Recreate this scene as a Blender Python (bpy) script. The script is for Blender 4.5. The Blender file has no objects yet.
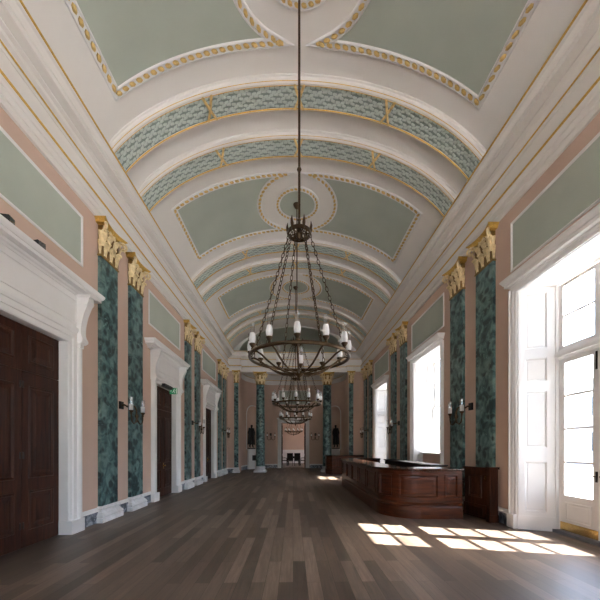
import bpy, math, random
from math import sin, cos, pi, sqrt, radians
from mathutils import Vector, Matrix
random.seed(7)
S = bpy.context.scene
COL = S.collection
# ------------------------------------------------------------------ materials
def newmat(name):
    m = bpy.data.materials.new(name); m.use_nodes = True
    nt = m.node_tree
    return m, nt, nt.nodes['Principled BSDF']
def nd(nt, kind, **kw):
    n = nt.nodes.new(kind)
    for k, v in kw.items():
        if k in n.inputs: n.inputs[k].default_value = v
        else: setattr(n, k, v)
    return n
def plain(name, col, rough=.5, metal=0., var=.04, scale=3., bump=0., spec=.5):
    m, nt, b = newmat(name); b.inputs['Specular IOR Level'].default_value = spec
    b.inputs['Roughness'].default_value = rough; b.inputs['Metallic'].default_value = metal
    tc = nd(nt, 'ShaderNodeTexCoord'); no = nd(nt, 'ShaderNodeTexNoise'); no.inputs['Scale'].default_value = scale
    no.inputs['Detail'].default_value = 4
    nt.links.new(tc.outputs['Object'], no.inputs['Vector'])
    r = nd(nt, 'ShaderNodeValToRGB')
    r.color_ramp.elements[0].position = .3; r.color_ramp.elements[1].position = .7
    r.color_ramp.elements[0].color = tuple(c * (1 - var) for c in col) + (1,)
    r.color_ramp.elements[1].color = tuple(min(1, c * (1 + var)) for c in col) + (1,)
    nt.links.new(no.outputs['Fac'], r.inputs['Fac']); nt.links.new(r.outputs['Color'], b.inputs['Base Color'])
    if bump:
        bp = nd(nt, 'ShaderNodeBump'); bp.inputs['Strength'].default_value = bump; bp.inputs['Distance'].default_value = .01
        nt.links.new(no.outputs['Fac'], bp.inputs['Height']); nt.links.new(bp.outputs['Normal'], b.inputs['Normal'])
    return m
def ramp(nt, stops):
    r = nd(nt, 'ShaderNodeValToRGB'); cr = r.color_ramp
    while len(cr.elements) < len(stops): cr.elements.new(.5)
    for e, (p, c) in zip(cr.elements, stops):
        e.position = p; e.color = tuple(c) + (1,)
    return r
def marble_mat(name, dark, mid, light, sc=7.):
    m, nt, b = newmat(name); b.inputs['Roughness'].default_value = .28
    tc = nd(nt, 'ShaderNodeTexCoord'); oi = nd(nt, 'ShaderNodeObjectInfo')
    ad = nd(nt, 'ShaderNodeVectorMath', operation='ADD')
    ml = nd(nt, 'ShaderNodeVectorMath', operation='SCALE'); ml.inputs['Scale'].default_value = .37
    nt.links.new(oi.outputs['Location'], ml.inputs[0]); nt.links.new(tc.outputs['Object'], ad.inputs[0]); nt.links.new(ml.outputs[0], ad.inputs[1])
    n1 = nd(nt, 'ShaderNodeTexNoise'); n1.inputs['Scale'].default_value = sc; n1.inputs['Detail'].default_value = 5; n1.inputs['Roughness'].default_value = .55; n1.inputs['Distortion'].default_value = .9
    nt.links.new(ad.outputs[0], n1.inputs['Vector'])
    r1 = ramp(nt, [(.36, dark), (.5, mid), (.66, light)]); nt.links.new(n1.outputs['Fac'], r1.inputs['Fac'])
    vo = nd(nt, 'ShaderNodeTexVoronoi'); vo.inputs['Scale'].default_value = sc * 1.15
    n2 = nd(nt, 'ShaderNodeTexNoise'); n2.inputs['Scale'].default_value = sc * .8
    nt.links.new(ad.outputs[0], n2.inputs['Vector'])
    mx = nd(nt, 'ShaderNodeMix', data_type='VECTOR'); mx.inputs[0].default_value = .16
    nt.links.new(ad.outputs[0], mx.inputs[4]); nt.links.new(n2.outputs['Color'], mx.inputs[5]); nt.links.new(mx.outputs[1], vo.inputs['Vector'])
    r2 = ramp(nt, [(.22, (0, 0, 0)), (.40, (1, 1, 1))]); nt.links.new(vo.outputs['Distance'], r2.inputs['Fac'])
    m2 = nd(nt, 'ShaderNodeMix', data_type='RGBA')
    nt.links.new(r2.outputs['Color'], m2.inputs[0]); m2.inputs[6].default_value = tuple(dark) + (1,)
    nt.links.new(r1.outputs['Color'], m2.inputs[7])
    n3 = nd(nt, 'ShaderNodeTexNoise'); n3.inputs['Scale'].default_value = sc * 1.7; n3.inputs['Detail'].default_value = 5; n3.inputs['Distortion'].default_value = 1.4
    nt.links.new(ad.outputs[0], n3.inputs['Vector'])
    r3 = ramp(nt, [(.64, (0, 0, 0)), (.74, (.65, .65, .65))]); nt.links.new(n3.outputs['Fac'], r3.inputs['Fac'])
    m3 = nd(nt, 'ShaderNodeMix', data_type='RGBA'); m3.inputs[7].default_value = tuple(min(1, c * 1.9) for c in light) + (1,)
    nt.links.new(r3.outputs['Color'], m3.inputs[0]); nt.links.new(m2.outputs[2], m3.inputs[6])
    nt.links.new(m3.outputs[2], b.inputs['Base Color'])
    return m
def wood_mat(name, dark, light, rough=.3, sc=(14, 14, 1.2), coat=.0, spec=.5):
    m, nt, b = newmat(name); b.inputs['Specular IOR Level'].default_value = spec; b.inputs['Roughness'].default_value = rough
    b.inputs['Coat Weight'].default_value = coat; b.inputs['Coat Roughness'].default_value = .12
    tc = nd(nt, 'ShaderNodeTexCoord'); mp = nd(nt, 'ShaderNodeMapping'); mp.inputs['Scale'].default_value = sc
    n1 = nd(nt, 'ShaderNodeTexNoise'); n1.inputs['Scale'].default_value = 1; n1.inputs['Detail'].default_value = 6; n1.inputs['Distortion'].default_value = 1.
    nt.links.new(tc.outputs['Object'], mp.inputs['Vector']); nt.links.new(mp.outputs['Vector'], n1.inputs['Vector'])
    r = ramp(nt, [(.3, dark), (.72, light)]); nt.links.new(n1.outputs['Fac'], r.inputs['Fac']); nt.links.new(r.outputs['Color'], b.inputs['Base Color'])
    return m
def floor_mat():
    m, nt, b = newmat('oak_planks')
    tc = nd(nt, 'ShaderNodeTexCoord'); mp = nd(nt, 'ShaderNodeMapping'); mp.inputs['Rotation'].default_value = (0, 0, pi / 2)
    nt.links.new(tc.outputs['Object'], mp.inputs['Vector'])
    br = nd(nt, 'ShaderNodeTexBrick', offset=.37, offset_frequency=2)
    for k, v in (('Scale', 1.), ('Mortar Size', .0022), ('Mortar Smooth', .2), ('Brick Width', 1.9), ('Row Height', .165), ('Bias', 0.)): br.inputs[k].default_value = v
    br.inputs['Color1'].default_value = (0, 0, 0, 1); br.inputs['Color2'].default_value = (1, 1, 1, 1); br.inputs['Mortar'].default_value = (.0, .0, .0, 1)
    nt.links.new(mp.outputs['Vector'], br.inputs['Vector'])
    g = nd(nt, 'ShaderNodeMapping'); g.inputs['Scale'].default_value = (26, 1.6, 1)
    nt.links.new(tc.outputs['Object'], g.inputs['Vector'])
    # break the grain between boards
    ad = nd(nt, 'ShaderNodeVectorMath', operation='ADD'); sc = nd(nt, 'ShaderNodeVectorMath', operation='SCALE'); sc.inputs['Scale'].default_value = 9.
    nt.links.new(br.outputs['Color'], sc.inputs[0]); nt.links.new(g.outputs['Vector'], ad.inputs[0]); nt.links.new(sc.outputs[0], ad.inputs[1])
    n1 = nd(nt, 'ShaderNodeTexNoise'); n1.inputs['Scale'].default_value = 1; n1.inputs['Detail'].default_value = 7; n1.inputs['Roughness'].default_value = .65; n1.inputs['Distortion'].default_value = .8
    nt.links.new(ad.outputs[0], n1.inputs['Vector'])
    board = ramp(nt, [(0, (.062, .043, .031)), (.35, (.096, .068, .049)), (.65, (.118, .085, .062)), (1, (.18, .134, .099))])
    nt.links.new(br.outputs['Color'], board.inputs['Fac'])
    gr = ramp(nt, [(.3, (.62, .62, .62)), (.7, (1.25, 1.25, 1.25))]); nt.links.new(n1.outputs['Fac'], gr.inputs['Fac'])
    mu = nd(nt, 'ShaderNodeMix', data_type='RGBA', blend_type='MULTIPLY'); mu.inputs[0].default_value = 1
    nt.links.new(board.outputs['Color'], mu.inputs[6]); nt.links.new(gr.outputs['Color'], mu.inputs[7])
    jt = nd(nt, 'ShaderNodeMix', data_type='RGBA'); jt.inputs[7].default_value = (.02, .014, .01, 1)
    nt.links.new(br.outputs['Fac'], jt.inputs[0]); nt.links.new(mu.outputs[2], jt.inputs[6]); nt.links.new(jt.outputs[2], b.inputs['Base Color'])
    rr = nd(nt, 'ShaderNodeMapRange'); rr.inputs[3].default_value = .36; rr.inputs[4].default_value = .52
    nt.links.new(n1.outputs['Fac'], rr.inputs[0]); nt.links.new(rr.outputs[0], b.inputs['Roughness'])
    bp = nd(nt, 'ShaderNodeBump'); bp.inputs['Strength'].default_value = .12; bp.inputs['Distance'].default_value = .004
    nt.links.new(n1.outputs['Fac'], bp.inputs['Height']); nt.links.new(bp.outputs['Normal'], b.inputs['Normal'])
    b.inputs['Specular IOR Level'].default_value = .7
    return m
def pane_mat(name, tint=(.97, .98, .99), refl=.06):
    m, nt, b = newmat(name); nt.nodes.remove(b)
    out = nt.nodes['Material Output']
    tr = nd(nt, 'ShaderNodeBsdfTransparent'); tr.inputs['Color'].default_value = tuple(tint) + (1,)
    gl = nd(nt, 'ShaderNodeBsdfGlossy'); gl.inputs['Roughness'].default_value = .03
    lw = nd(nt, 'ShaderNodeLayerWeight'); lw.inputs['Blend'].default_value = .12
    mr = nd(nt, 'ShaderNodeMapRange'); mr.inputs[3].default_value = refl; mr.inputs[4].default_value = .8
    mx = nd(nt, 'ShaderNodeMixShader')
    nt.links.new(lw.outputs['Fresnel'], mr.inputs[0]); nt.links.new(mr.outputs[0], mx.inputs[0])
    nt.links.new(tr.outputs[0], mx.inputs[1]); nt.links.new(gl.outputs[0], mx.inputs[2]); nt.links.new(mx.outputs[0], out.inputs['Surface'])
    return m
def frosted_mat():
    m, nt, b = newmat('frosted_glass'); nt.nodes.remove(b); out = nt.nodes['Material Output']
    tl = nd(nt, 'ShaderNodeBsdfTranslucent'); tl.inputs['Color'].default_value = (.9, .91, .92, 1)
    df = nd(nt, 'ShaderNodeBsdfDiffuse'); df.inputs['Color'].default_value = (.9, .91, .92, 1)
    gl = nd(nt, 'ShaderNodeBsdfGlossy'); gl.inputs['Roughness'].default_value = .25
    a = nd(nt, 'ShaderNodeMixShader'); a.inputs[0].default_value = .5; c = nd(nt, 'ShaderNodeMixShader'); c.inputs[0].default_value = .07
    nt.links.new(tl.outputs[0], a.inputs[1]); nt.links.new(df.outputs[0], a.inputs[2]); nt.links.new(a.outputs[0], c.inputs[1]); nt.links.new(gl.outputs[0], c.inputs[2])
    nt.links.new(c.outputs[0], out.inputs['Surface'])
    return m
def emit_mat(name, col, st):
    m, nt, b = newmat(name); b.inputs['Base Color'].default_value = tuple(col) + (1,)
    b.inputs['Emission Color'].default_value = tuple(col) + (1,); b.inputs['Emission Strength'].default_value = st
    return m
WHITE = plain('white_paint', (.77, .77, .765), .42, var=.02)
CREAM = plain('cream_plaster', (.75, .73, .695), .6, var=.025, scale=1.2)
PINK = plain('pink_distemper', (.59, .43, .345), .7, var=.03, scale=1.4)
GREEN = plain('sage_green_paint', (.425, .475, .41), .62, var=.06, scale=.9)
LEAFG = plain('pale_green_relief', (.52, .60, .56), .6, var=.06, scale=6)
LEAFD = plain('shaded_green_ground', (.25, .31, .285), .7, var=.1)  # darker green paints in the shade between the relief leaves
GOLD = plain('gilding', (.62, .39, .09), .4, .45, var=.18, scale=30)
DGOLD = plain('shaded_gilding', (.27, .16, .04), .5, .35, var=.2, scale=14)  # capital bells coloured darker as the shadow between the acanthus leaves
BGOLD = plain('leaf_gilding', (.66, .47, .18), .4, .35, var=.2, scale=12)
RGOLD = plain('ribbon_gilding', (.74, .55, .24), .35, .4, var=.3, scale=14)
PGOLD = plain('pale_gilding', (.80, .65, .37), .38, .3, var=.2, scale=16)
BRONZE = plain('aged_bronze', (.072, .046, .024), .34, .8, var=.25, scale=20)
DBRONZE = plain('dark_bronze', (.012, .010, .009), .42, .4, var=.2, scale=8)
BRASS = plain('polished_brass', (.75, .52, .2), .25, .95, var=.1, scale=12)
BLACK = plain('black_enamel', (.012, .012, .013), .4, var=.2)
MARBLE = marble_mat('green_serpentine_marble', (.010, .030, .036), (.078, .160, .160), (.20, .31, .29), 4.2)
BLUEM = marble_mat('blue_grey_marble', (.05, .065, .085), (.16, .19, .23), (.42, .45, .5), 6)
WMARB = plain('white_marble', (.72, .73, .74), .35, var=.1, scale=9)
MAHOG = wood_mat('dark_mahogany', (.014, .005, .003), (.062, .019, .008), .46, spec=.22)
BARWOOD = wood_mat('polished_mahogany', (.022, .006, .003), (.105, .026, .008), .3, (2, 2, 14), coat=.06, spec=.28)
BARTOP = wood_mat('polished_counter_top', (.02, .008, .005), (.06, .022, .011), .2, (10, 1.5, 4), coat=.5)
DKWOOD = wood_mat('black_stained_wood', (.004, .003, .003), (.012, .007, .006), .45, spec=.15)
FLOOR = floor_mat()
PANE = pane_mat('window_pane')
CLEAR = pane_mat('clear_chimney_glass', (.90, .92, .93), .22)
FROST = frosted_mat()
PAVE = plain('grey_paving', (.35, .34, .325), .8, var=.1, scale=2)
BOUNCE = plain('bounce_paving', (.74, .73, .71), .8, var=.08, scale=2)  # bright surface of the added bounce ground behind the room
FACADE = plain('pale_render', (.5, .48, .45), .8, var=.04)
BRICKRED = plain('red_brick', (.45, .22, .15), .8, var=.1, scale=6)
DARKGLASS = plain('dark_window_glass', (.05, .06, .07), .1, var=.1)
SLATE = plain('grey_slate', (.16, .17, .19), .6, var=.12, scale=5)
GREENSIGN = emit_mat('exit_sign_green', (.01, .25, .10), .02)
SIGNWHITE = emit_mat('exit_sign_white', (.7, .8, .72), .04)
# ------------------------------------------------------------------ mesh builder
class MB:
    def __init__(s): s.v = []; s.f = []
    def add(s, vs, fs):
        n = len(s.v); s.v += [tuple(v) for v in vs]; s.f += [tuple(i + n for i in f) for f in fs]; return s
    def box(s, x0, x1, y0, y1, z0, z1):
        vs = [(x, y, z) for z in (z0, z1) for y in (y0, y1) for x in (x0, x1)]
        return s.add(vs, [(0, 2, 3, 1), (4, 5, 7, 6), (0, 1, 5, 4), (2, 6, 7, 3), (0, 4, 6, 2), (1, 3, 7, 5)])
    def fbox(s, fn, a0, a1, b0, b1, o0, o1):
        vs = [fn(a, b, o) for o in (o0, o1) for b in (b0, b1) for a in (a0, a1)]
        return s.add(vs, [(0, 2, 3, 1), (4, 5, 7, 6), (0, 1, 5, 4), (2, 6, 7, 3), (0, 4, 6, 2), (1, 3, 7, 5)])
    def grid(s, fn, nu, nv, cu=False, cv=False):
        vs = [fn(i, j) for i in range(nu) for j in range(nv)]; fs = []
        for i in range(nu if cu else nu - 1):
            for j in range(nv if cv else nv - 1):
                a, b = i % nu, (i + 1) % nu; c, d = j % nv, (j + 1) % nv
                fs.append((a * nv + c, b * nv + c, b * nv + d, a * nv + d))
        return s.add(vs, fs)
    def sweep(s, path, prof, closed=False, cap=True, z0=0.):
        """profile (outset to the right of the travel direction, z) swept along an xy path with mitres"""
        n = len(path); ns = []
        for i in range(n):
            ds = []
            if i > 0 or closed: a, b = Vector(path[i - 1]), Vector(path[i]); ds.append((b - a).normalized())
            if i < n - 1 or closed: a, b = Vector(path[i]), Vector(path[(i + 1) % n]); ds.append((b - a).normalized())
            nn = [Vector((d.y, -d.x)) for d in ds]
            if len(nn) == 1: ns.append(nn[0])
            else:
                m = (nn[0] + nn[1]); m.normalize(); ns.append(m / max(.25, m.dot(nn[0])))
        k = len(prof)
        base = len(s.v)
        s.grid(lambda i, j: (path[i][0] + ns[i].x * prof[j][0], path[i][1] + ns[i].y * prof[j][0], z0 + prof[j][1]), n, k, cu=closed)
        if cap and not closed:
            s.f.append(tuple(base + j for j in range(k))); s.f.append(tuple(base + (n - 1) * k + j for j in range(k - 1, -1, -1)))
        return s
    def lathe(s, prof, n=16, c=(0, 0, 0)):
        s.grid(lambda i, j: (c[0] + prof[j][0] * cos(2 * pi * i / n), c[1] + prof[j][0] * sin(2 * pi * i / n), c[2] + prof[j][1]), n, len(prof), cu=True); return s
    def tube(s, pts, r, n=8, closed=False, cap=True):
        pts = [Vector(p) for p in pts]; m = len(pts); rr = r if isinstance(r, (list, tuple)) else [r] * m
        up = None; rings = []
        for i, p in enumerate(pts):
            if closed: t = pts[(i + 1) % m] - pts[i - 1]
            else: t = pts[min(m - 1, i + 1)] - pts[max(0, i - 1)]
            t.normalize()
            if up is None:
                up = Vector((0, 0, 1)) if abs(t.z) < .9 else Vector((1, 0, 0))
            u = (up - t * up.dot(t)).normalized(); w = t.cross(u); up = u
            rings.append([p + (u * cos(2 * pi * k / n) + w * sin(2 * pi * k / n)) * rr[i] for k in range(n)])
        base = len(s.v)
        s.grid(lambda i, j: rings[i][j], m, n, cu=closed, cv=True)
        if cap and not closed:
            s.f.append(tuple(base + k for k in range(n))); s.f.append(tuple(base + (m - 1) * n + k for k in range(n)))
        return s
    def ell(s, c, r, M=None, nu=8, nv=6):
        c = Vector(c)
        def fn(i, j):
            t = 2 * pi * i / nu; p = pi * j / (nv - 1)
            q = Vector((r[0] * sin(p) * cos(t), r[1] * sin(p) * sin(t), r[2] * cos(p)))
            return c + (M @ q if M else q)
        return s.grid(fn, nu, nv, cu=True)
    def rpanel(s, fn, a0, a1, b0, b1, prof):
        loops = []
        for ins, o in prof:
            loops.append([fn(a0 + ins, b0 + ins, o), fn(a1 - ins, b0 + ins, o), fn(a1 - ins, b1 - ins, o), fn(a0 + ins, b1 - ins, o)])
        s.grid(lambda i, j: loops[i][j], len(loops), 4, cv=True); n = len(s.v)
        s.f.append((n - 4, n - 3, n - 2, n - 1)); return s
    def build(s, name, mat, parent=None, smooth=False, loc=None):
        me = bpy.data.meshes.new(name); me.from_pydata(s.v, [], s.f); me.materials.append(mat); me.update()
        if smooth:
            me.shade_smooth()
            try: me.set_sharp_from_angle(angle=radians(38))
            except Exception: pass
        o = bpy.data.objects.new(name, me); COL.objects.link(o)
        if parent: o.parent = parent
        if loc: o.location = loc
        return o
def thing(name, label, cat, loc=(0, 0, 0), rz=0, group=None):
    o = bpy.data.objects.new(name, None); COL.objects.link(o); o.empty_display_size = .2
    o.location = loc; o.rotation_euler = (0, 0, rz); o['label'] = label; o['category'] = cat
    if group: o['group'] = group
    return o
def tag(o, label, cat, group=None):
    o['label'] = label; o['category'] = cat
    if group: o['group'] = group
    return o
def struct(o): o['kind'] = 'structure'; return o
def sempty(name, loc=(0, 0, 0)):
    o = bpy.data.objects.new(name, None); COL.objects.link(o); o.location = loc; o['kind'] = 'structure'; return o
def dup(root, loc, rz=None, label=None, group=None):
    r = root.copy(); COL.objects.link(r); r.location = loc
    if rz is not None: r.rotation_euler = (0, 0, rz)
    if label: r['label'] = label
    if group: r['group'] = group
    for ch in [o for o in root.children]:
        c = ch.copy(); COL.objects.link(c); c.parent = r
        for g in [o for o in ch.children]:
            d = g.copy(); COL.objects.link(d); d.parent = c
    return r
# ------------------------------------------------------------------ room measures
XL, XR, CX = -4.17, 4.45, .14
YB, YE = -8.6, 20.45
BAYS = [5.15, 10.6, 16.05]; PAIRS = [7.88, 13.33, 18.78]
WINB = [-5.75, -.3] + BAYS  # first two bays: unseen windows added behind the camera for more light
ENT0, LIP = 6.47, 7.6
VA, VB, VZ = 4.6, 2.95, 6.7
HW = 4.31
# ------------------------------------------------------------------ floor
f = struct(MB().box(-4.9, 5.28, YB - .3, 25.4, -.25, 0).build('floor', FLOOR))
# ------------------------------------------------------------------ side walls
w = MB()
x0, x1 = XL - .45, XL
ys = YB - .3
for b in BAYS:
    w.box(x0, x1, ys, b - .82, -.25, 7.9); w.box(x0, x1, b - .82, b + .82, 3.56, 7.9); w.box(x0, XL - .24, b - .82, b + .82, -.25, 3.56); ys = b + .82
w.box(x0, x1, ys, 21.0, -.25, 7.9)
wl = struct(w.build('wall_left', PINK))
w = MB(); ys = YB - .3
for k, b in enumerate(WINB):
    w.box(XR, 5.0, ys, b - 1.08, -.25, 7.9); w.box(XR, 5.0, b - 1.08, b + 1.08, 4.7, 7.9); ys = b + 1.08
w.box(XR, 5.0, ys, 21.0, -.25, 7.9)
ys = YB - .3
for k, b in enumerate(WINB):
    w.box(5.0, 5.12, ys, b - .85, -.25, 7.9); w.box(5.0, 5.12, b - .85, b + .85, 4.70, 7.9); ys = b + .85
    if k == 3: w.box(5.0, 5.12, b - .85, b + .85, -.25, 1.4); w.box(4.72, 5.0, b - 1.08, b + 1.08, -.25, 1.38)
w.box(5.0, 5.12, ys, 21.0, -.25, 7.9)
wr = struct(w.build('wall_right', PINK))
w = MB(); xs = -5.
for xw in (-2.5, .14, 2.78):
    w.box(xs, xw - .95, YB - .3, YB, -.25, 10.4); w.box(xw - .95, xw + .95, YB - .3, YB, -.25, .5); w.box(xw - .95, xw + .95, YB - .3, YB, 5.3, 10.4); xs = xw + .95
w.box(xs, 5.3, YB - .3, YB, -.25, 10.4)
struct(w.build('wall_back', PINK))
# green panels of the upper walls with white frames
FR = [(0, 0), (0, .016), (.012, .026), (.03, .026), (.045, .012), (.055, .004)]
for wall, X, sg, yy in ((wl, XL, 1, BAYS), (wr, XR, -1, BAYS)):
    for b in yy:
        fn = lambda a, z, o, X=X, sg=sg: (X + sg * o, a, z)
        m = MB(); m.rpanel(fn, b - 1.28, b + 1.28, 5.17, 6.17, FR); m.f.pop()
        m.build('panel_frame', WHITE, wall)
        MB().fbox(fn, b - 1.23, b + 1.23, 5.22, 6.12, -.02, .0045).build('wall_panel', GREEN, wall)
# ------------------------------------------------------------------ entablature round the room and over the column screen
ENT = [(-.2, ENT0), (.05, ENT0), (.05, 6.58), (.075, 6.585), (.075, 6.69), (.095, 6.70), (.11, 6.74), (.135, 6.765), (.135, 6.80), (.055, 6.83), (.055, 7.20), (.075, 7.21), (.085, 7.235), (.115, 7.25),
       (.12, 7.27), (.17, 7.30), (.19, 7.335), (.25, 7.35), (.25, 7.37), (.40, 7.375), (.40, 7.46), (.42, 7.465), (.435, 7.50), (.47, 7.545), (.505, 7.56), (.515, 7.585), (.515, 7.615), (.46, 7.63), (.0, 7.66), (-.2, 7.66)]
EY, PY = 20.68, 20.45
PATH = [(XL, YB), (XL, PY), (-3.42, PY), (-3.42, EY), (3.55, EY), (3.55, PY), (XR, PY), (XR, YB)]
ent = struct(MB().sweep(PATH, ENT).build('trim_1', CREAM))
def gilt(o, z, r, path=PATH, parent=None, ov=1.):
    prof = [(o + r * ov * cos(a), z + r * sin(a)) for a in [k * pi / 3 for k in range(7)]]
    return MB().sweep(path, prof, cap=False).build('gilt_moulding', GOLD, parent, True)
gilt(.137, 6.79, .024, parent=ent); gilt(.112, 7.245, .015, parent=ent); gilt(.517, 7.59, .02, parent=ent)
m = MB().box(-3.5, 3.6, EY - .04, 21.25, ENT0 - .005, 7.64); m.box(-4.6, -3.4, PY - .02, 21.25, ENT0 - .005, 7.64); m.box(3.53, 5.2, PY - .02, 21.25, ENT0 - .005, 7.64)
m.build('beam_core', CREAM, ent)
# ------------------------------------------------------------------ vault
def arc_table():
    T = []; s = 0; px, pz = 0., VB
    n = 1200
    for i in range(n + 1):
        t = i / n * (pi / 2) * .97
        x, z = VA * sin(t), VB * cos(t)
        s += sqrt((x - px) ** 2 + (z - pz) ** 2); T.append((s, t)); px, pz = x, z
    return T
AT = arc_table()
def t_of_s(s):
    a = abs(s); lo, hi = 0, len(AT) - 1
    while hi - lo > 1:
        m = (lo + hi) // 2
        if AT[m][0] < a: lo = m
        else: hi = m
    (s0, t0), (s1, t1) = AT[lo], AT[hi]
    t = t0 + (t1 - t0) * (a - s0) / max(1e-9, s1 - s0)
    return t if s >= 0 else -t
def s_of_x(x):
    t = math.asin(x / VA)
    for s, tt in AT:
        if tt >= t: return s
def vp(s, y, o=0.):
    t = t_of_s(s); nx, nz = -sin(t) / VA, -cos(t) / VB; l = sqrt(nx * nx + nz * nz)
    return Vector((CX + VA * sin(t) + o * nx / l, y, VZ + VB * cos(t) + o * nz / l))
SW = s_of_x(HW)
NS = 64
ceil = struct(MB().grid(lambda i, j: vp(-SW - .02 + (2 * SW + .04) * i / NS, (YB - .3, 21.25)[j]), NS + 1, 2).build('ceiling', CREAM, smooth=True))
SMAX = s_of_x(3.60)
def ribbon(pts, prof, closed):
    """profile (across, off the vault) along a path given in (s, y)"""
    n = len(pts); m = MB(); nn = []
    for i in range(n):
        ds = []
        if i > 0 or closed: ds.append((Vector(pts[i]) - Vector(pts[i - 1])).normalized())
        if i < n - 1 or closed: ds.append((Vector(pts[(i + 1) % n]) - Vector(pts[i])).normalized())
        q = [Vector((d.y, -d.x)) for d in ds]
        if len(q) == 1: nn.append(q[0])
        else:
            b = (q[0] + q[1])
            b = b.normalized() if b.length > 1e-6 else q[0]; nn.append(b / max(.35, b.dot(q[0])))
    m.grid(lambda i, j: vp(pts[i][0] + nn[i].x * prof[j][0], pts[i][1] + nn[i].y * prof[j][0], prof[j][1]), n, len(prof), cu=closed)
    return m
def beads(pts, closed, step, L, W, H, off):
    m = MB(); P = pts + ([pts[0]] if closed else []); acc = step / 2
    for (a, b) in zip(P[:-1], P[1:]):
        a, b = Vector(a), Vector(b); d = (b - a).length
        if d < 1e-6: continue
        u = (b - a) / d; s = acc
        while s < d:
            c = a + u * s; p = vp(c.x, c.y, off); e = (vp(c.x + u.x * .02, c.y + u.y * .02, off) - p).normalized()
            nrm = (vp(c.x, c.y, off + .05) - p).normalized(); w_ = e.cross(nrm)
            tl = .35   # the leaves lie across the moulding at a slant
            e2 = (e * cos(tl) + w_ * sin(tl)); w2 = nrm.cross(e2)
            M = Matrix((e2, w2, nrm)).transposed()
            m.ell(p, (L, W, H), M, 6, 4); s += step
        acc = s - d
    return m
BORD = [(-.085, 0), (-.085, .022), (-.066, .034), (-.052, .034), (-.048, .016), (.048, .016), (.052, .034), (.066, .034), (.085, .022), (.085, 0)]
HB, RB, RI = 1.2, 1.25, .66
S0 = sqrt(RB * RB - HB * HB)
for yc in [-.3] + BAYS:
    for sg in (-1, 1):
        n1, n2 = 12, 30
        fld = MB()
        ss = [S0 + (RB - S0) * i / n1 for i in range(n1 + 1)]
        for q in (-1, 1):
            fld.grid(lambda i, j: vp(sg * ss[i], yc + q * (HB if j else sqrt(max(0, RB * RB - ss[i] ** 2))), .008), n1 + 1, 2)
        fld.grid(lambda i, j: vp(sg * (RB + (SMAX - RB) * i / n2), yc + (-HB, 0, HB)[j], .008), n2 + 1, 3)
        fld.build('ceiling_panel', GREEN, ceil, True)
        pts = []
        for i in range(25): pts.append((S0 + (SMAX - S0) * i / 24, HB))
        for i in range(1, 9): pts.append((SMAX, HB - 2 * HB * i / 8))
        for i in range(1, 25): pts.append((SMAX - (SMAX - S0) * i / 24, -HB))
        a0 = math.asin(HB / RB)
        for i in range(1, 20):
            a = -a0 + 2 * a0 * i / 20; pts.append((RB * cos(a), RB * sin(a)))
        pts = [(sg * s, yc + y) for s, y in pts]
        if yc > 0 or True:
            ribbon(pts, BORD, True).build('panel_moulding', WHITE, ceil)
            beads(pts, True, .16, .076, .042, .042, .02).build('gilt_leaf_moulding', BGOLD, ceil, True)
    ci = [(RI * cos(2 * pi * i / 40), yc + RI * sin(2 * pi * i / 40)) for i in range(40)]
    d = MB(); d.grid(lambda i, j: vp(RI * (.02 + .98 * j / 3) * cos(2 * pi * i / 40), yc + RI * (.02 + .98 * j / 3) * sin(2 * pi * i / 40), .008), 40, 4, cu=True)
    d.build('ceiling_roundel', GREEN, ceil, True)
    ribbon(ci, BORD, True).build('roundel_moulding', WHITE, ceil)
    beads(ci, True, .13, .062, .038, .04, .02).build('gilt_leaf_moulding', BGOLD, ceil, True)
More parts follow.
